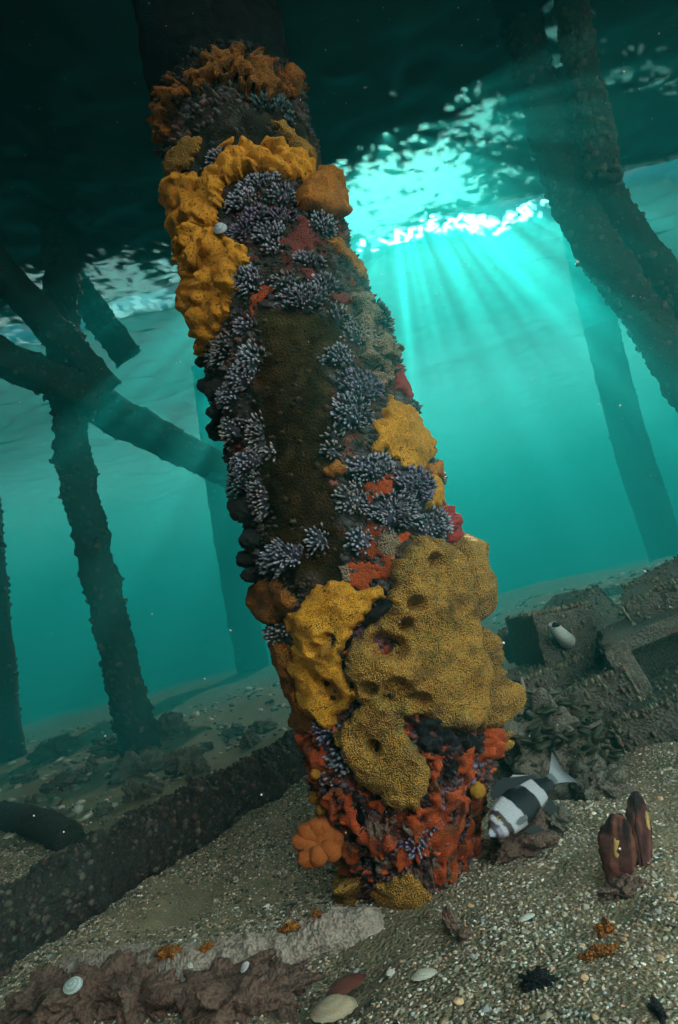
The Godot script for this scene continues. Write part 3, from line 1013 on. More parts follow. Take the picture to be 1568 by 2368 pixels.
	growth("yellow_sponge", "small yellow maze sponge lower on the right edge", "sponge", "maze_yellow", [[968, 1120], [1000, 1092], [1032, 1128], [1034, 1168], [985, 1172]], {"high": 0.014, "rim": 0.012, "fray": 0.008})
	growth("orange_sponge", "orange knob above the small yellow maze sponge", "sponge", "orange", [[982, 1075], [1000, 1062], [1028, 1090], [1020, 1110], [990, 1095]], {"high": 0.02, "rim": 0.014})
	growth("yellow_sponge", "little folded ochre sponge alone on the bare wood", "sponge", "orange", [[745, 1085], [775, 1072], [803, 1078], [800, 1098], [770, 1105], [748, 1100]], {"high": 0.014, "rim": 0.01, "wave": 0.7, "wave_f": 40.0})
	growth("orange_sponge", "bright orange crust showing between the polyp colonies", "sponge", "red_orange", [[828, 1118], [900, 1108], [912, 1145], [850, 1168]], {"high": 0.006, "rim": 0.008, "fray": 0.01})
	growth("orange_sponge", "orange crust patch above the big olive sponge", "sponge", "red_orange", [[850, 1202], [880, 1190], [892, 1230], [948, 1240], [928, 1272], [905, 1302], [890, 1342], [840, 1367], [798, 1342], [788, 1310], [830, 1270]], {"high": 0.006, "rim": 0.01, "fray": 0.01, "holes": -0.45, "hole_f": 26.0, "mottle": 0.5})
	growth("lace_crust", "round pinkish lace crust at the top of the orange patch", "lace crust", "tan", [[872, 1240], [915, 1232], [928, 1262], [905, 1295], [878, 1285], [868, 1262]], {"high": 0.01, "rim": 0.012})
	growth("lace_crust", "small pale lace crust left of the orange patch", "lace crust", "tan", [[780, 1312], [800, 1300], [820, 1318], [808, 1345], [785, 1335]], {"high": 0.009, "rim": 0.01})
	growth("red_sponge", "crimson knobbly sponge at the right edge above the olive lobes", "sponge", "crimson", [[1035, 1170], [1062, 1165], [1078, 1205], [1062, 1245], [1040, 1262], [1030, 1220]], {"high": 0.024, "rim": 0.016, "wave": 0.8, "wave_f": 45.0})
	growth("brown_sponge", "rusty ribbed sponge fan on the left edge above the mossy strip", "sponge", "rust", [[588, 1352], [640, 1330], [660, 1360], [716, 1386], [690, 1410], [640, 1442], [602, 1447], [585, 1402]], {"high": 0.022, "rim": 0.02, "wave": 0.5, "fray": 0.006})
	growth("brown_sponge", "long rusty ribbed sponge down the left edge of the lower pile", "sponge", "rust", [[608, 1492], [650, 1475], [682, 1500], [690, 1600], [720, 1650], [738, 1692], [690, 1702], [640, 1640], [618, 1560]], {"high": 0.02, "rim": 0.02, "wave": 0.5})
	growth("yellow_sponge", "bright yellow maze sponge left of the big olive one", "sponge", "maze_yellow", [[655, 1432], [690, 1412], [710, 1375], [760, 1340], [790, 1345], [830, 1370], [885, 1350], [890, 1380], [850, 1420], [820, 1455], [800, 1490], [795, 1540], [815, 1582], [832, 1600], [800, 1640], [765, 1687], [740, 1660], [705, 1640], [690, 1590], [680, 1540], [684, 1480]], {"high": 0.022, "rim": 0.014, "wave": 0.35, "pits": [[uy(765, 1482), 0.014], [uy(770, 1598), 0.022], [uy(742, 1500), 0.012], [uy(745, 1572), 0.014]]})
	growth("olive_sponge", "great smooth olive sponge covering the lower front of the pile", "sponge", "olive", [[905, 1310], [930, 1270], [955, 1240], [1000, 1250], [1050, 1290], [1062, 1350], [1085, 1440], [1100, 1500], [1122, 1540], [1115, 1600], [1110, 1692], [1040, 1690], [990, 1660], [950, 1650], [930, 1660], [960, 1720], [990, 1770], [985, 1830], [960, 1870], [920, 1872], [880, 1840], [840, 1820], [820, 1780], [790, 1720], [778, 1690], [805, 1660], [832, 1620], [825, 1590], [800, 1550], [800, 1500], [830, 1460], [880, 1430], [895, 1370]], {"high": 0.036, "rim": 0.03, "wave": 0.35, "wave_f": 11.0, "fray": 0.006, "grit": 0.0032, "margin": 0.6, "tone": 0.42, "mottle": 0.1, "pits": [[uy(878, 1490), 0.022], [uy(908, 1500), 0.02], [uy(912, 1602), 0.026], [uy(960, 1625), 0.018], [uy(985, 1305), 0.014], [uy(945, 1400), 0.012], [uy(858, 1590), 0.013], [uy(868, 1725), 0.013], [uy(930, 1448), 0.011]]})
	growth("olive_sponge", "upper olive lobe bulging from the right edge of the lower pile", "sponge", "olive", [[1040, 1262], [1080, 1215], [1092, 1260], [1106, 1310], [1140, 1318], [1146, 1370], [1138, 1432], [1092, 1442], [1066, 1380]], {"high": 0.06, "rim": 0.045, "wave": 0.2, "grit": 0.003, "margin": 0.4})
	growth("olive_sponge", "middle olive lobe on the right edge of the lower pile", "sponge", "olive", [[1108, 1450], [1150, 1452], [1192, 1500], [1204, 1572], [1170, 1582], [1122, 1512]], {"high": 0.075, "rim": 0.05, "wave": 0.25, "grit": 0.003, "margin": 0.4})
	growth("olive_sponge", "folded olive lobe low on the right edge with a grey finger on it", "sponge", "olive", [[1118, 1562], [1160, 1570], [1212, 1618], [1218, 1646], [1180, 1655], [1150, 1694], [1116, 1682]], {"high": 0.07, "rim": 0.045, "wave": 0.5, "grit": 0.003, "margin": 0.4, "wave_f": 18.0})
	growth("olive_sponge", "lowest olive flap hanging at the right edge of the pile", "sponge", "olive", [[1158, 1705], [1205, 1690], [1218, 1730], [1206, 1766], [1176, 1756]], {"high": 0.06, "rim": 0.035, "grit": 0.003, "margin": 0.4})
	growth("orange_sponge", "vivid orange sponge strip between the olive flaps", "sponge", "red_orange", [[1124, 1684], [1164, 1682], [1160, 1720], [1138, 1756], [1114, 1752]], {"high": 0.03, "rim": 0.015, "wave": 0.6, "wave_f": 40.0})
	growth("mussel", "black mussel with a yellow tip wedged between yellow and olive sponges", "mussel", "black", [[838, 1450], [850, 1415], [885, 1385], [915, 1385], [920, 1400], [895, 1420], [865, 1440]], {"high": 0.035, "rim": 0.018, "fray": 0.002})
	growth("yellow_sponge", "yellow cap on the tip of the wedged mussel", "sponge", "maze_yellow", [[895, 1388], [915, 1384], [924, 1396], [905, 1410]], {"high": 0.045, "rim": 0.012, "fray": 0.003})
	growth("black_crust", "black crusted hollow under the great olive sponge", "mussel bed", "black", [[940, 1655], [1000, 1660], [1050, 1692], [1105, 1700], [1110, 1735], [1050, 1735], [990, 1745], [955, 1715]], {"high": 0.012, "rim": 0.012, "fray": 0.012, "wave": 1.2, "wave_f": 45.0})
	growth("red_orange_crust", "broad orange crust wrapping the foot of the pile", "sponge", "red_orange", [[955, 1715], [985, 1745], [1050, 1738], [1118, 1745], [1122, 1850], [1145, 1950], [1110, 2000], [1060, 2010], [1015, 2070], [960, 2040], [900, 1995], [850, 1955], [805, 1895], [785, 1830], [800, 1800], [880, 1850], [930, 1885], [965, 1880], [990, 1830], [990, 1770]], {"high": 0.012, "rim": 0.012, "fray": 0.014, "wave": 0.7, "wave_f": 30.0, "holes": -0.12, "hole_f": 17.0, "tone": 0.28, "mottle": 0.8})
	growth("red_orange_crust", "orange and ochre crust down the left side of the foot", "sponge", "red_orange", [[665, 1690], [735, 1695], [770, 1740], [780, 1800], [800, 1890], [830, 1960], [835, 2030], [800, 2060], [770, 2000], [740, 1920], [715, 1830], [685, 1740]], {"high": 0.014, "rim": 0.012, "fray": 0.014, "wave": 0.8, "wave_f": 34.0, "holes": -0.2, "hole_f": 20.0, "tone": 0.35, "mottle": 1.0})
	growth("purple_crust", "mottled purple crust low on the front of the pile", "crust", "crust", [[860, 1900], [940, 1885], [1010, 1930], [1060, 2010], [1040, 2090], [960, 2080], [880, 2010], [840, 1950]], {"high": 0.008, "rim": 0.012, "fray": 0.02, "wave": 1.2, "wave_f": 50.0, "holes": -0.1, "hole_f": 24.0, "tone": 0.4})
	growth("tan_sponge", "tan sponge pad at the very foot of the pile", "sponge", "olive", [[868, 2060], [900, 2020], [950, 2010], [985, 2045], [1000, 2090], [960, 2130], [890, 2120]], {"high": 0.016, "rim": 0.02})
	growth("brown_sponge", "brown sponge pad left of the foot of the pile", "sponge", "olive", [[740, 2080], [760, 2030], [800, 2010], [840, 2030], [842, 2080], [800, 2110], [745, 2120]], {"high": 0.05, "rim": 0.03, "wave": 0.4})
	for s in [[1096, 1828, 0.016, "yellow ball sponge on the right side of the foot"], [736, 1842, 0.013, "yellow ball sponge on the left side of the foot"], [752, 1868, 0.011, "smaller yellow ball just below the left one"], [748, 1782, 0.011, "yellow ball sponge above the left ones"], [783, 1985, 0.018, "yellow lump on the orange finger sponge"]]:
		var w := uy(s[0], s[1])
		var b := put("ball_sponge", rock_mesh(Vector3.ONE * s[2], 0.12, s[0], 8), M["yellow_ball"], self, Transform3D(Basis(), pile_skin(w.x, w.y, 0.012)))
		tag(b, s[3], "sponge")
	# a knot of orange fingers at the left of the foot
	var root := thing("finger_sponge", "knot of rounded orange finger sponges at the left of the foot", "sponge", at_z(760, 1960, -1.33))
	for f in [[690, 1915, 22], [715, 1900, 24], [740, 1895, 20], [675, 1945, 20], [700, 1965, 22], [725, 1940, 26], [690, 1995, 20], [720, 1990, 22], [750, 1930, 24], [758, 1975, 26], [780, 1940, 22]]:
		var tip := at_z(f[0], f[1], -1.31 + rng.randf_range(-0.02, 0.03)) - root.position
		var foot := at_z(775, 1965, -1.36) - root.position
		var wide: float = f[2] / 1150.0
		put("finger", tube(line([foot, foot.lerp(tip, 0.5) + Vector3(0, 0.008, 0.01), tip], 12), func(q, _a, p, d): return wide * (0.7 + 0.35 * q) * sqrt(maxf(0.02, 1.0 - pow(maxf(0.0, (q - 0.72) / 0.28), 2.0))) * (1.0 + 0.3 * nz(p + d * wide + root.position, 40.0) + 0.12 * nz(p + d * wide, 110.0)), 14), M["finger"], root)
	# dark sea squirts standing out from the left edge
	var k := 0
	for b in [[466, 885, 0.022], [490, 990, 0.026], [500, 950, 0.018], [560, 1178, 0.026], [548, 1165, 0.018], [575, 1245, 0.02], [573, 1288, 0.02], [585, 1325, 0.016], [455, 830, 0.014], [500, 900, 0.024]]:
		var names := ["dark round sea squirt at the left edge below the yellow lobes", "dark sea squirt sticking far out of the left edge at mid height", "dark lump above the one that sticks far out", "dark sea squirt pair on the left edge, the larger", "dark sea squirt pair on the left edge, the smaller", "dark bump on the left edge above the rusty fan, upper one", "dark bump on the left edge above the rusty fan, middle one", "dark bump on the left edge touching the rusty fan", "small dark bump just under the yellow lobes", "dark swelling left of the long polyp chain"]
		var w := uy(b[0] + 14, b[1])
		rock("sea_squirt", names[k], "sea squirt", pile_skin(w.x, w.y, 0.012), Vector3(b[2] * 1.3, b[2], b[2]), "squirt", 0.15, 10)
		k += 1
	var sp := uy(520, 537)
	var cl := put("clam", shell_mesh(0.016, 0.014, 0.011, 18.0, Color(0.55, 0.56, 0.58), Color(0.3, 0.32, 0.36)), M["shell"], self, Transform3D(Basis(Vector3.RIGHT, 1.35), pile_skin(sp.x, sp.y, 0.02)))
	tag(cl, "white striped clam at the tip of the yellow lobes", "shell")
	var fg := uy(1150, 1620)
	var gf := put("grey_finger", tube(line([pile_skin(fg.x, fg.y - 0.04, 0.07), pile_skin(fg.x - 0.004, fg.y, 0.085), pile_skin(fg.x + 0.006, fg.y + 0.03, 0.085)], 12), func(f, _a, _p, _d): return 0.009 * (1.1 - f * 0.7), 10), M["grey_skin"])
	tag(gf, "curved grey finger growing on the folded olive lobe", "sponge")

func trunk_tint(w: Vector3, bare: PackedVector2Array) -> Color:
	var s := 1.0 + 0.4 * nz(w, 5.0) + 0.45 * nz(w, 19.0)
	var wood := Color(0.03, 0.017, 0.007).lerp(Color(0.035, 0.026, 0.01), 0.5 + nz(w, 3.0)) * s
	var inner := smoothstep(-0.012, 0.012, inside_by(Vector2(w.x, w.y), bare) + 0.012 * nz(w, 25.0))
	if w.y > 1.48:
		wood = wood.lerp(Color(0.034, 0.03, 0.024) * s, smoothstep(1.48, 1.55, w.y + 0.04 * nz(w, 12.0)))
	var k := nz(w + Vector3(0, 0, 9), 11.0) + 0.6 * nz(w + Vector3(0, 0, 5), 31.0)
	var q := nz(w + Vector3(0, 0, 21), 16.0) + 0.5 * nz(w + Vector3(0, 0, 31), 40.0)
	var turf := Color(0.06, 0.05, 0.05)
	if w.y < 0.5:
		turf = Color(0.07, 0.032, 0.028).lerp(Color(0.3, 0.05, 0.012), smoothstep(0.1, 0.5, k)).lerp(Color(0.09, 0.07, 0.1), smoothstep(0.15, 0.5, q)).lerp(Color(0.012, 0.01, 0.01), smoothstep(-0.1, -0.5, k))
	else:
		turf = Color(0.055, 0.046, 0.038).lerp(Color(0.12, 0.035, 0.025), smoothstep(0.25, 0.6, k)).lerp(Color(0.06, 0.05, 0.055), smoothstep(0.1, 0.5, q)).lerp(Color(0.016, 0.013, 0.01), smoothstep(-0.05, -0.5, k))
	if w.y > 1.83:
		return (turf * s).lerp(Color(0.008, 0.008, 0.008), smoothstep(1.83, 1.9, w.y))  # the dark under the pier is put into the colour of the top
	if w.y > 1.45 and w.y < 1.78:
		inner = maxf(inner, smoothstep(1.5, 1.55, w.y) * smoothstep(1.78, 1.7, w.y))
	return (turf * s).lerp(wood, inner)

func corals() -> void:
	make_polyps()
	var a := "blue grey polyp colony "
	for c in [
		[500, 366, 24, 20, 0, 0, "small blue polyp colony at the top edge of the yellow band"],
		[605, 243, 22, 15, 0, 3, "dim polyp colony near the top under the orange frill, left one"],
		[645, 248, 20, 16, 0, 3, "dim polyp colony near the top under the orange frill, right one"],
		[665, 275, 14, 13, 0, 3, "smallest dim polyp colony under the orange frill"],
		[595, 425, 65, 20, -5, 0, "wide polyp mat right under the yellow band"],
		[555, 462, 45, 24, 0, 0, "polyp mat along the inner edge of the yellow band"],
		[650, 455, 36, 24, 10, 0, "polyp mat left of the plump orange lobes"],
		[590, 500, 40, 22, 0, 2, "shaded violet polyp mat in the dark hollow"],
		[650, 505, 40, 20, 0, 2, "shaded polyp mat right of the dark hollow"],
		[560, 535, 36, 20, 0, 2, "polyp cluster right of the white clam"],
		[620, 540, 40, 20, 0, 0, "polyp cluster above the dark red sheet"],
		[740, 530, 28, 30, 0, 0, "blue polyp cluster right of the dark red sheet"],
		[632, 572, 20, 18, 0, 0, "round polyp colony ringed by dark red sponge"],
		[575, 655, 34, 36, 20, 0, "oval polyp colony beside the hanging yellow lobes"],
		[712, 602, 38, 18, 10, 0, "low polyp strip under the arms of the red sheet"],
		[655, 655, 32, 22, 0, 1, "grey polyp cluster left above the broad one"],
		[702, 692, 58, 30, 4, 0, "broad polyp colony capping the bare wood"],
		[752, 655, 28, 20, 15, 0, "polyp cluster right above the broad one"],
		[785, 732, 18, 26, -10, 1, "narrow grey polyp colony at the bare wood's upper right corner"],
		[567, 755, 17, 16, 0, 0, "little blue polyp tuft at the bare wood's upper left corner"],
		[832, 778, 40, 32, 20, 1, "grey polyp colony on the right, above the round blue one"],
		[880, 745, 30, 50, -30, 3, "shade-tinted polyp fringe on the right edge below the orange sponge"],
		[915, 780, 24, 30, -30, 3, "shade-tinted polyp fringe standing out against the rays"],
		[935, 830, 18, 22, -20, 3, "small shade-tinted polyp tuft above the salmon lump"],
		[778, 828, 32, 30, 0, 0, "round bright blue polyp colony on the right side of the bare wood"],
		[508, 815, 42, 34, 0, 1, "brownish polyp colony under the yellow lobes at the left edge"],
		[585, 832, 24, 34, 25, 0, "top of the polyp chain left of the bare wood"],
		[566, 875, 32, 34, 30, 0, "middle of the polyp chain left of the bare wood"],
		[540, 918, 32, 30, 30, 0, "bottom of the polyp chain left of the bare wood"],
		[830, 900, 50, 44, 15, 2, "upper half of the largest violet polyp colony"],
		[812, 958, 42, 44, 15, 0, "lower half of the largest violet polyp colony"],
		[770, 1007, 13, 13, 0, 1, "tiny polyp tuft under the largest colony"],
		[767, 1047, 14, 20, -10, 1, "little polyp tuft above the ochre sponge"],
		[535, 1000, 28, 36, 10, 1, "polyp colony on the left edge beside the sticking out squirt"],
		[590, 1010, 20, 60, 8, 1, "brown furry polyp strip left of the bare wood"],
		[570, 1075, 42, 36, 0, 0, "blue polyp colony on the left edge at mid height"],
		[555, 1125, 34, 34, 0, 3, "dim polyp colony on the left edge below the blue one"],
		[600, 1150, 22, 60, 6, 1, "long brown furry polyp strip by the lower left edge"],
		[632, 1048, 10, 10, 0, 1, "tiny polyp dot at the left of the bare wood"],
		[855, 1085, 50, 30, 0, 0, "polyp colony under the tip of the yellow maze sponge"],
		[815, 1155, 34, 38, 0, 1, "grey polyp colony left of the orange crust"],
		[950, 1125, 44, 46, 0, 2, "deep violet polyp colony beside the small maze sponge"],
		[905, 1185, 62, 42, 15, 0, "large blue polyp colony right of the orange crust"],
		[1003, 1215, 36, 38, 20, 0, "polyp colony on the right, pointing down at the olive sponge"],
		[830, 1250, 23, 25, 0, 0, "polyp tuft set on the orange crust"],
		[735, 1248, 20, 30, -10, 0, "upright polyp tuft alone low on the bare wood"],
		[655, 1290, 50, 36, 10, 0, "polyp colony above the rusty fan at the bare wood's foot"],
		[1000, 1010, 14, 22, 0, 3, "shade-tinted polyp tuft on the right edge of the maze sponge"],
		[1030, 1085, 26, 36, 0, 3, "shade-tinted polyp clump jutting from the right edge"],
		[970, 930, 24, 20, 20, 3, "shade-tinted polyps under the salmon lump"],
		[642, 1465, 32, 22, 0, 1, "grey polyp patch between the rusty sponges"],
		[792, 1757, 32, 22, 10, 0, "pale polyp colony low at the left of the olive sponge"],
		[752, 1692, 22, 20, 0, 2, "violet polyp patch under the maze sponge's tip"],
		[722, 1838, 16, 20, 0, 2, "violet polyp tuft on the left edge of the foot"],
		[962, 1958, 30, 16, 0, 2, "violet polyp patch in the orange crust of the foot"],
		[1000, 1910, 20, 12, 0, 2, "small violet polyp patch at the right of the foot"],
		[765, 1800, 16, 12, 0, 0, "pale polyp tuft on the orange crust at the left"]]:
		coral(c[0], c[1], c[2], c[3], c[4], c[5], c[6])

func block(label: String, px: float, py: float, z: float, size: Vector3, turn: float, tilt: Vector3, m := "rubble", called := "concrete_block") -> MeshInstance3D:
	var b := rock(called, label, "concrete block", at_z(px, py, z), size * 0.5, m, 0.04, 26, turn, "tumbled blocks right of the pile", 0.95, tilt)
	weed(b, size * 0.5, int(300.0 * size.x / 0.2))
	return b

# short weed on the top and along the edges of a block
func weed(b: Node3D, half: Vector3, count: int) -> void:
	var mm := MultiMesh.new()
	mm.transform_format = MultiMesh.TRANSFORM_3D
	mm.use_colors = true
	mm.mesh = rock_mesh(Vector3.ONE, 0.6, 3.0, 3)
	mm.instance_count = count
	for i in count:
		var p := Vector3(rng.randf_range(-1, 1), 1.0, rng.randf_range(-1, 1))
		if rng.randf() < 0.45:
			p.z = 1.0 - absf(rng.randfn(0.0, 0.06))
		elif rng.randf() < 0.3:
			p = Vector3(signf(rng.randf() - 0.5), rng.randf_range(-1, 1), 1.0)
		elif rng.randf() < 0.3:
			p = Vector3(rng.randf_range(-1, 1), rng.randf_range(-1, 1), 1.02)
		var s := rng.randf_range(0.0018, 0.006)
		mm.set_instance_transform(i, Transform3D(Basis.from_euler(Vector3(rng.randf() * 6, rng.randf() * 6, 0)).scaled(Vector3(s, s * 1.5, s)), p * half))
		mm.set_instance_color(i, [Color(0.1, 0.095, 0.05), Color(0.06, 0.055, 0.035), Color(0.15, 0.14, 0.08), Color(0.08, 0.045, 0.03)][rng.randi() % 4])
	var o := MultiMeshInstance3D.new()
	o.name = "weed_fuzz"
	o.multimesh = mm
	o.material_override = M["plain"]
	o.set_meta("kind", "stuff")
	b.add_child(o, true)

func rubble() -> void:
	block("mossy slab on top of the heap at the right edge", 1600, 1335, -2.15, Vector3(0.44, 0.1, 0.4), -24, Vector3(8, 0, 15))
	# a hollow block: four sides and a back
	var o := thing("hollow_block", "hollow concrete block with a rounded recess under the mossy slab", "concrete block", at_z(1600, 1505, -2.08), "tumbled blocks right of the pile")
	o.basis = Basis.from_euler(Vector3(0.05, -0.3, deg_to_rad(12)))
	for s in [[0.0, 0.125, 0.46, 0.05], [0.0, -0.12, 0.46, 0.07], [-0.2, 0.0, 0.075, 0.26], [0.2, 0.0, 0.06, 0.26]]:
		put("block_side", rock_mesh(Vector3(s[2], s[3], 0.36) * 0.5, 0.07, rng.randf() * 20.0, 16, 0.9), M["rubble"], o, Transform3D(Basis(), Vector3(s[0], s[1], 0)))
	put("block_back", rock_mesh(Vector3(0.44, 0.27, 0.1) * 0.5, 0.07, 4.0, 12, 0.9), M["rubble"], o, Transform3D(Basis(), Vector3(0, 0, -0.13)))
	block("big reddish block low at the right edge", 1600, 1665, -1.93, Vector3(0.34, 0.22, 0.34), -28, Vector3(4, 0, 13))
	block("leaning block between the centre block and the hollow one", 1410, 1612, -2.1, Vector3(0.2, 0.16, 0.3), -25, Vector3(0, 0, 12))
	block("upright block with a white tube sponge on its face", 1282, 1508, -2.45, Vector3(0.21, 0.31, 0.3), 8, Vector3(0, 0, -2))
	block("tilted slab leaning behind the upright block", 1335, 1450, -2.9, Vector3(0.24, 0.22, 0.34), 15, Vector3(0, 0, 32))
	block("small far block on the slope behind", 1420, 1395, -4.2, Vector3(0.16, 0.2, 0.3), 5, Vector3(0, 0, 0))
	block("broken block half buried left of the upright one", 1215, 1480, -2.9, Vector3(0.14, 0.14, 0.2), 30, Vector3(0, 0, 20))
	block("low block under the upright one", 1255, 1580, -2.35, Vector3(0.26, 0.12, 0.3), 10, Vector3(0, 0, 4))
	var tb := thing("tube_sponge", "pale tube sponge bent upwards on the upright block", "sponge", at_z(1290, 1465, -2.27))
	var p := [at_z(1312, 1482, -2.28), at_z(1300, 1470, -2.24), at_z(1286, 1455, -2.22), at_z(1283, 1444, -2.21)]
	for i in 4: p[i] -= tb.position
	put("tube_wall", tube(line(p, 14), func(f, _a, _p, _d): return 0.028 - 0.008 * f, 16, null, false), M["pale_sponge"], tb)
	put("dark_tube_mouth", tube([p[3] + Vector3(0, -0.004, 0.003), p[3] + Vector3(0, -0.0035, 0.004)], func(_f, _a, _p, _d): return 0.012, 14), M["black"], tb)  # black disc, stands in for the shade inside the tube
	# the mussel heap between pile and blocks
	var h := thing("mussel_heap", "dark heap of clustered mussels between the pile and the blocks", "mussel heap", at_z(1290, 1760, -1.85))
	put("core", rock_mesh(Vector3(0.14, 0.17, 0.12), 0.4, 7.0, 26), M["rock"], h)
	var sm := rock_mesh(Vector3(0.011, 0.005, 0.022), 0.15, 2.0, 5)
	for i in 240:
		var d := Vector3(rng.randf_range(-1, 1), rng.randf_range(-0.5, 1), rng.randf_range(-0.3, 1)).normalized()
		var b := Basis.from_euler(Vector3(rng.randf_range(-0.9, 0.6), rng.randf() * TAU, rng.randf_range(-0.6, 0.6))).scaled(Vector3.ONE * rng.randf_range(0.55, 1.15))
		put("mussel_shell", sm, M["mussel"], h, Transform3D(b, d * Vector3(0.15, 0.18, 0.13) * rng.randf_range(0.9, 1.08)))
	rock("encrusted_rock", "dark encrusted boulder under the mussel heap", "rock", at_z(1330, 1850, -1.78), Vector3(0.13, 0.11, 0.12), "rock", 0.4, 22)
	rock("encrusted_rock", "flat crusted rock under the fish's mouth", "rock", on_bed(1205, 1975) + Vector3(0, 0.012, 0), Vector3(0.075, 0.03, 0.05), "crust", 0.45, 20, 20)
	rock("encrusted_rock", "round bristly knob on the flat crusted rock", "rock", on_bed(1235, 1950) + Vector3(0, 0.035, 0), Vector3(0.03, 0.028, 0.03), "crust", 0.45, 16)
	rock("encrusted_rock", "small crusted rock behind the fish's belly", "rock", on_bed(1290, 1915) + Vector3(0, 0.015, 0), Vector3(0.035, 0.025, 0.03), "rock", 0.45, 14)
	rock("encrusted_rock", "greenish rock lump right of the fish's tail", "rock", on_bed(1400, 1840) + Vector3(0, 0.02, 0), Vector3(0.06, 0.035, 0.05), "rock", 0.45, 14)
	var scale_ := rock_mesh(Vector3(0.035, 0.006, 0.02), 0.2, 5.0, 8)
	tag(put("scallop", scale_, M["red_shell"], self, Transform3D(Basis.from_euler(Vector3(0.7, 0.4, 0.3)), on_bed(1180, 1968) + Vector3(0, 0.04, 0.02))), "reddish scallop valve leaning on the flat crusted rock", "shell")
	var k := 0
	for r in [[395, 1705, 0.14, 0.13, "pointed dark rock left of the pile near the faint haze"], [315, 1790, 0.16, 0.09, "broad low rock in the middle of the left sand"], [435, 1785, 0.12, 0.1, "dark rock cluster right of the broad low rock"], [460, 1800, 0.07, 0.07, "small rock beside the dark cluster"], [310, 1850, 0.055, 0.08, "upright dark stone near the fallen timber"], [352, 1838, 0.06, 0.05, "dark stone right of the upright one"], [150, 1822, 0.13, 0.06, "dark clump at left on the pale sand"], [60, 1808, 0.1, 0.05, "dark clump near the left edge"], [215, 1790, 0.05, 0.07, "slim stone between two clumps"], [130, 1745, 0.22, 0.1, "long dim rock ridge below the braced pile"], [260, 1735, 0.2, 0.08, "dim rock beside the foot of the braced pile"], [545, 1700, 0.08, 0.05, "small rock on the sand near the big pile"], [580, 1725, 0.07, 0.05, "rock at the far end of the fallen timber"], [480, 1735, 0.05, 0.04, "little rock right of the pointed one"], [140, 1895, 0.06, 0.035, "dark weed tuft by the left timber end"], [240, 1885, 0.05, 0.035, "weedy pebble cluster above the fallen timber"], [345, 1745, 0.07, 0.04, "low stone under the pointed rock"], [610, 1690, 0.1, 0.05, "rubble against the left side of the big pile"]]:
		rock("bed_rock", r[4], "rock", on_bed(r[0], r[1]) + Vector3(0, r[3] * 0.3, 0), Vector3(r[2], r[3], r[2]) * 0.62, "rock", 0.5, 14, k * 40.0, "rocks scattered on the left sand")
		k += 1

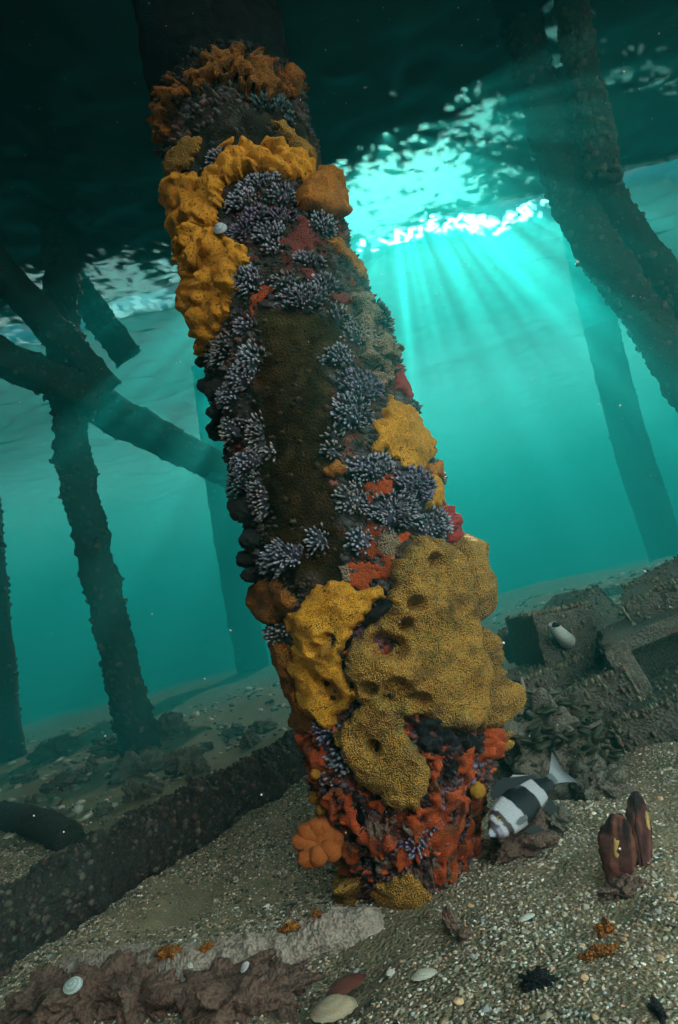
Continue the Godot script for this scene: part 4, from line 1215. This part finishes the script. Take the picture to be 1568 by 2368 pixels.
func foreground() -> void:
	var l0 := on_bed(720, 1790)
	var l1 := on_bed(370, 1990)
	var l2 := on_bed(-60, 2260)
	timber("fallen_timber", "thick dark fallen timber lying from the left corner to the pile", "timber", [l0 + Vector3(0, 0.05, -0.1), l1 + Vector3(0, 0.05, 0), l2 + Vector3(0, 0.05, 0)], 0.085, "dark_timber", 0.3, 56, 260)
	shag(get_child(get_child_count() - 1), 2600, 0.0015, 0.009, DARK)
	timber("timber_stump", "broken end of another dark timber at the left edge", "timber", [on_bed(-80, 1905) + Vector3(0, 0.04, 0), on_bed(70, 1925) + Vector3(0, 0.04, 0), on_bed(165, 1960) + Vector3(0, 0.01, 0)], 0.05, "dark_timber", 0.3, 20, 40)
	var e := [on_bed(60, 2275) + Vector3(0, -0.05, 0), on_bed(180, 2262), on_bed(420, 2250), on_bed(660, 2200), on_bed(820, 2150), on_bed(900, 2125) + Vector3(0, -0.05, 0)]
	timber("sunken_plank", "half buried plank with orange patches in front of the pile", "plank", e, 0.042, "plank", 0.45, 30, 160, "", 0.8)
	for s in [[405, 2243, 0.03, "orange sponge scrap on the middle of the sunken plank"], [683, 2185, 0.022, "orange sponge scrap near the right end of the plank"], [745, 2165, 0.014, "small orange spot at the right end of the plank"], [490, 2235, 0.016, "dull orange spot right of the middle scrap"]]:
		rock("sponge_scrap", s[3], "sponge", on_bed(s[0], s[1]) + Vector3(0, 0.036, 0.015), Vector3(s[2] * 0.8, 0.009, s[2] * 0.45), "rust", 0.5, 12)
	for r in [[220, 2320, 0.08, 0.035, "crumbly red brown rock in the bottom left corner"], [90, 2330, 0.07, 0.035, "dark rock left of the bivalve shell"], [330, 2330, 0.07, 0.035, "crumbly rock right of the bivalve shell"], [500, 2285, 0.1, 0.026, "flat purplish rock with white scraps under the plank"], [640, 2300, 0.08, 0.02, "low gritty rock right of the flat purplish one"], [560, 2340, 0.07, 0.03, "rusty rock at the bottom edge"]]:
		rock("crusted_rock", r[4], "rock", on_bed(r[0], r[1]) + Vector3(0, r[3] * 0.2, 0), Vector3(r[2], r[3], r[2] * 0.7), "crust", 0.6, 26, r[0])
	shell("pale green bivalve shell lying open at bottom left", on_bed(198, 2335) + Vector3(0, 0.055, 0.03), 0.018, 0.013, 0, Vector3(50, 0, 0), Color(0.6, 0.66, 0.62), Color(0.22, 0.3, 0.26))
	shell("white broken shell on the flat purplish rock", on_bed(470, 2262) + Vector3(0, 0.03, 0.02), 0.017, 0.011, 40, Vector3(20, 0, 0), Color(0.75, 0.68, 0.58), Color(0.6, 0.5, 0.42))
	shell("small white shell right of the flat purplish rock", on_bed(578, 2258) + Vector3(0, 0.025, 0.02), 0.009, 0.012, 10, Vector3(10, 0, 20), Color(0.75, 0.7, 0.68), Color(0.5, 0.4, 0.42))
	shell("red brown scallop shell at the bottom edge", on_bed(808, 2325) + Vector3(0, 0.02, 0), 0.036, 0.026, 15, Vector3(-8, 0, 8), Color(0.2, 0.07, 0.05), Color(0.14, 0.045, 0.035))
	shell("large cream scallop shell cut by the bottom edge", on_bed(778, 2362) + Vector3(0, 0.014, 0), 0.036, 0.03, 0, Vector3(0, 0, 0), Color(0.6, 0.46, 0.3), Color(0.42, 0.3, 0.19))
	shell("narrow white shell on the open sand", on_bed(1222, 2137) + Vector3(0, 0.006, 0), 0.016, 0.008, 20, Vector3(0, 0, 0), Color(0.75, 0.72, 0.6), Color(0.6, 0.6, 0.5))
	shell("round cream shell near the bottom", on_bed(982, 2262) + Vector3(0, 0.004, 0), 0.02, 0.014, 5, Vector3(0, 0, 0), Color(0.66, 0.58, 0.46), Color(0.55, 0.48, 0.38))
	shell("little white shell left of the narrow one", on_bed(905, 2258) + Vector3(0, 0.005, 0), 0.009, 0.007, 60, Vector3(10, 0, 0), Color(0.75, 0.7, 0.6), Color(0.6, 0.5, 0.4))
	rock("sponge_scrap", "orange sponge scrap on the sand at right", "sponge", on_bed(1390, 2208) + Vector3(0, 0.002, 0), Vector3(0.026, 0.007, 0.013), "rust", 0.5, 12)
	rock("sponge_scrap", "rusty knob beside the orange scrap at right", "sponge", on_bed(1405, 2165) + Vector3(0, 0.004, 0), Vector3(0.014, 0.013, 0.012), "rust", 0.4, 10)
	rock("sea_squirt", "pinkish stump standing on the sand before the pile", "sea squirt", on_bed(1048, 2160) + Vector3(0, 0.016, 0), Vector3(0.011, 0.028, 0.011), "crust", 0.3, 12)
	rock("sea_squirt", "low pinkish lump beside the stump", "sea squirt", on_bed(1075, 2170) + Vector3(0, 0.004, 0), Vector3(0.014, 0.01, 0.012), "crust", 0.3, 10)
	rock("weed_scrap", "curled black scrap of weed on the sand at lower right", "weed", on_bed(1245, 2280) + Vector3(0, 0.006, 0), Vector3(0.018, 0.008, 0.012), "black", 0.8, 14)
	rock("weed_scrap", "black bit of weed at the right edge of the sand", "weed", on_bed(1525, 2350) + Vector3(0, 0.004, 0), Vector3(0.006, 0.006, 0.014), "black", 0.7, 10)
	pen_shell("broad dark red pen shell standing in the sand with a yellow scar", on_bed(1432, 2055), at_z(1425, 1868, -1.14), 0.03, 0.013, -10)
	pen_shell("slim dark red pen shell behind the broad one", on_bed(1488, 2000), at_z(1468, 1820, -1.28), 0.02, 0.016, 55)
	rock("encrusted_rock", "gritty lump at the foot of the broad pen shell", "rock", on_bed(1440, 2068), Vector3(0.035, 0.014, 0.025), "crust", 0.5, 14)
	fish(at_z(1132, 1932, -1.25), at_z(1282, 1798, -1.40))
	var shells := [Color(0.5, 0.44, 0.33), Color(0.42, 0.34, 0.23), Color(0.6, 0.55, 0.46), Color(0.34, 0.26, 0.17), Color(0.26, 0.2, 0.14), Color(0.09, 0.07, 0.05), Color(0.36, 0.3, 0.22), Color(0.2, 0.16, 0.12), Color(0.46, 0.28, 0.15), Color(0.3, 0.3, 0.28)]
	scatter("shell_gravel", "broken shell and grit strewn over the near sand", rock_mesh(Vector3.ONE, 0.35, 1.0, 2), "plain", 70000, Vector2(0.0013, 0.0036), shells, Vector2(-1.4, -2.3), Vector2(1.3, -0.72), 0.45, 1.3)
	scatter("coarse_gravel", "coarser shell bits scattered among the grit", rock_mesh(Vector3.ONE, 0.4, 6.0, 3), "plain", 2600, Vector2(0.003, 0.007), shells, Vector2(-1.6, -2.8), Vector2(1.4, -0.75), 0.45, 1.3)
	scatter("shading_litter", "dark grit littering the sand left of the pile, partly put there to stand in for shade", rock_mesh(Vector3.ONE, 0.45, 4.0, 2), "plain", 9000, Vector2(0.002, 0.0065), [Color(0.05, 0.045, 0.03), Color(0.08, 0.07, 0.045), Color(0.11, 0.095, 0.06), Color(0.035, 0.03, 0.025)], Vector2(-1.5, -2.5), Vector2(-0.08, -0.9), 0.4, 1.2)  # some real grit, spread thickly here to darken sand that lies in shade
	scatter("far_gravel", "small dark stones dotting the far sand", rock_mesh(Vector3.ONE, 0.45, 9.0, 3), "plain", 1500, Vector2(0.01, 0.03), [Color(0.1, 0.09, 0.07), Color(0.16, 0.14, 0.1), Color(0.4, 0.36, 0.28)], Vector2(-4.5, -6.0), Vector2(3.0, -2.4), 0.5, 1.2)
	var mm := MultiMesh.new()
	mm.transform_format = MultiMesh.TRANSFORM_3D
	mm.mesh = rock_mesh(Vector3.ONE, 0.4, 2.0, 2)
	mm.instance_count = 700
	for i in 700:
		var d := look(rng.randf_range(-100, 1668), rng.randf_range(-100, 2100))
		var p := EYE + d * lerpf(0.5, 3.2, sqrt(rng.randf()))
		var big := rng.randf_range(0.0004, 0.0013)
		mm.set_instance_transform(i, Transform3D(Basis.from_euler(Vector3(rng.randf() * 6, rng.randf() * 6, 0)).scaled(Vector3.ONE * big), Vector3(p.x, clampf(p.y, 0.2, 3.2), p.z)))
	var o := MultiMeshInstance3D.new()
	o.name = "drifting_specks"
	o.multimesh = mm
	o.material_override = M["speck"]
	add_child(o, true)
	tag(o, "tiny pale specks adrift in the water", "drifting specks", "", "stuff")
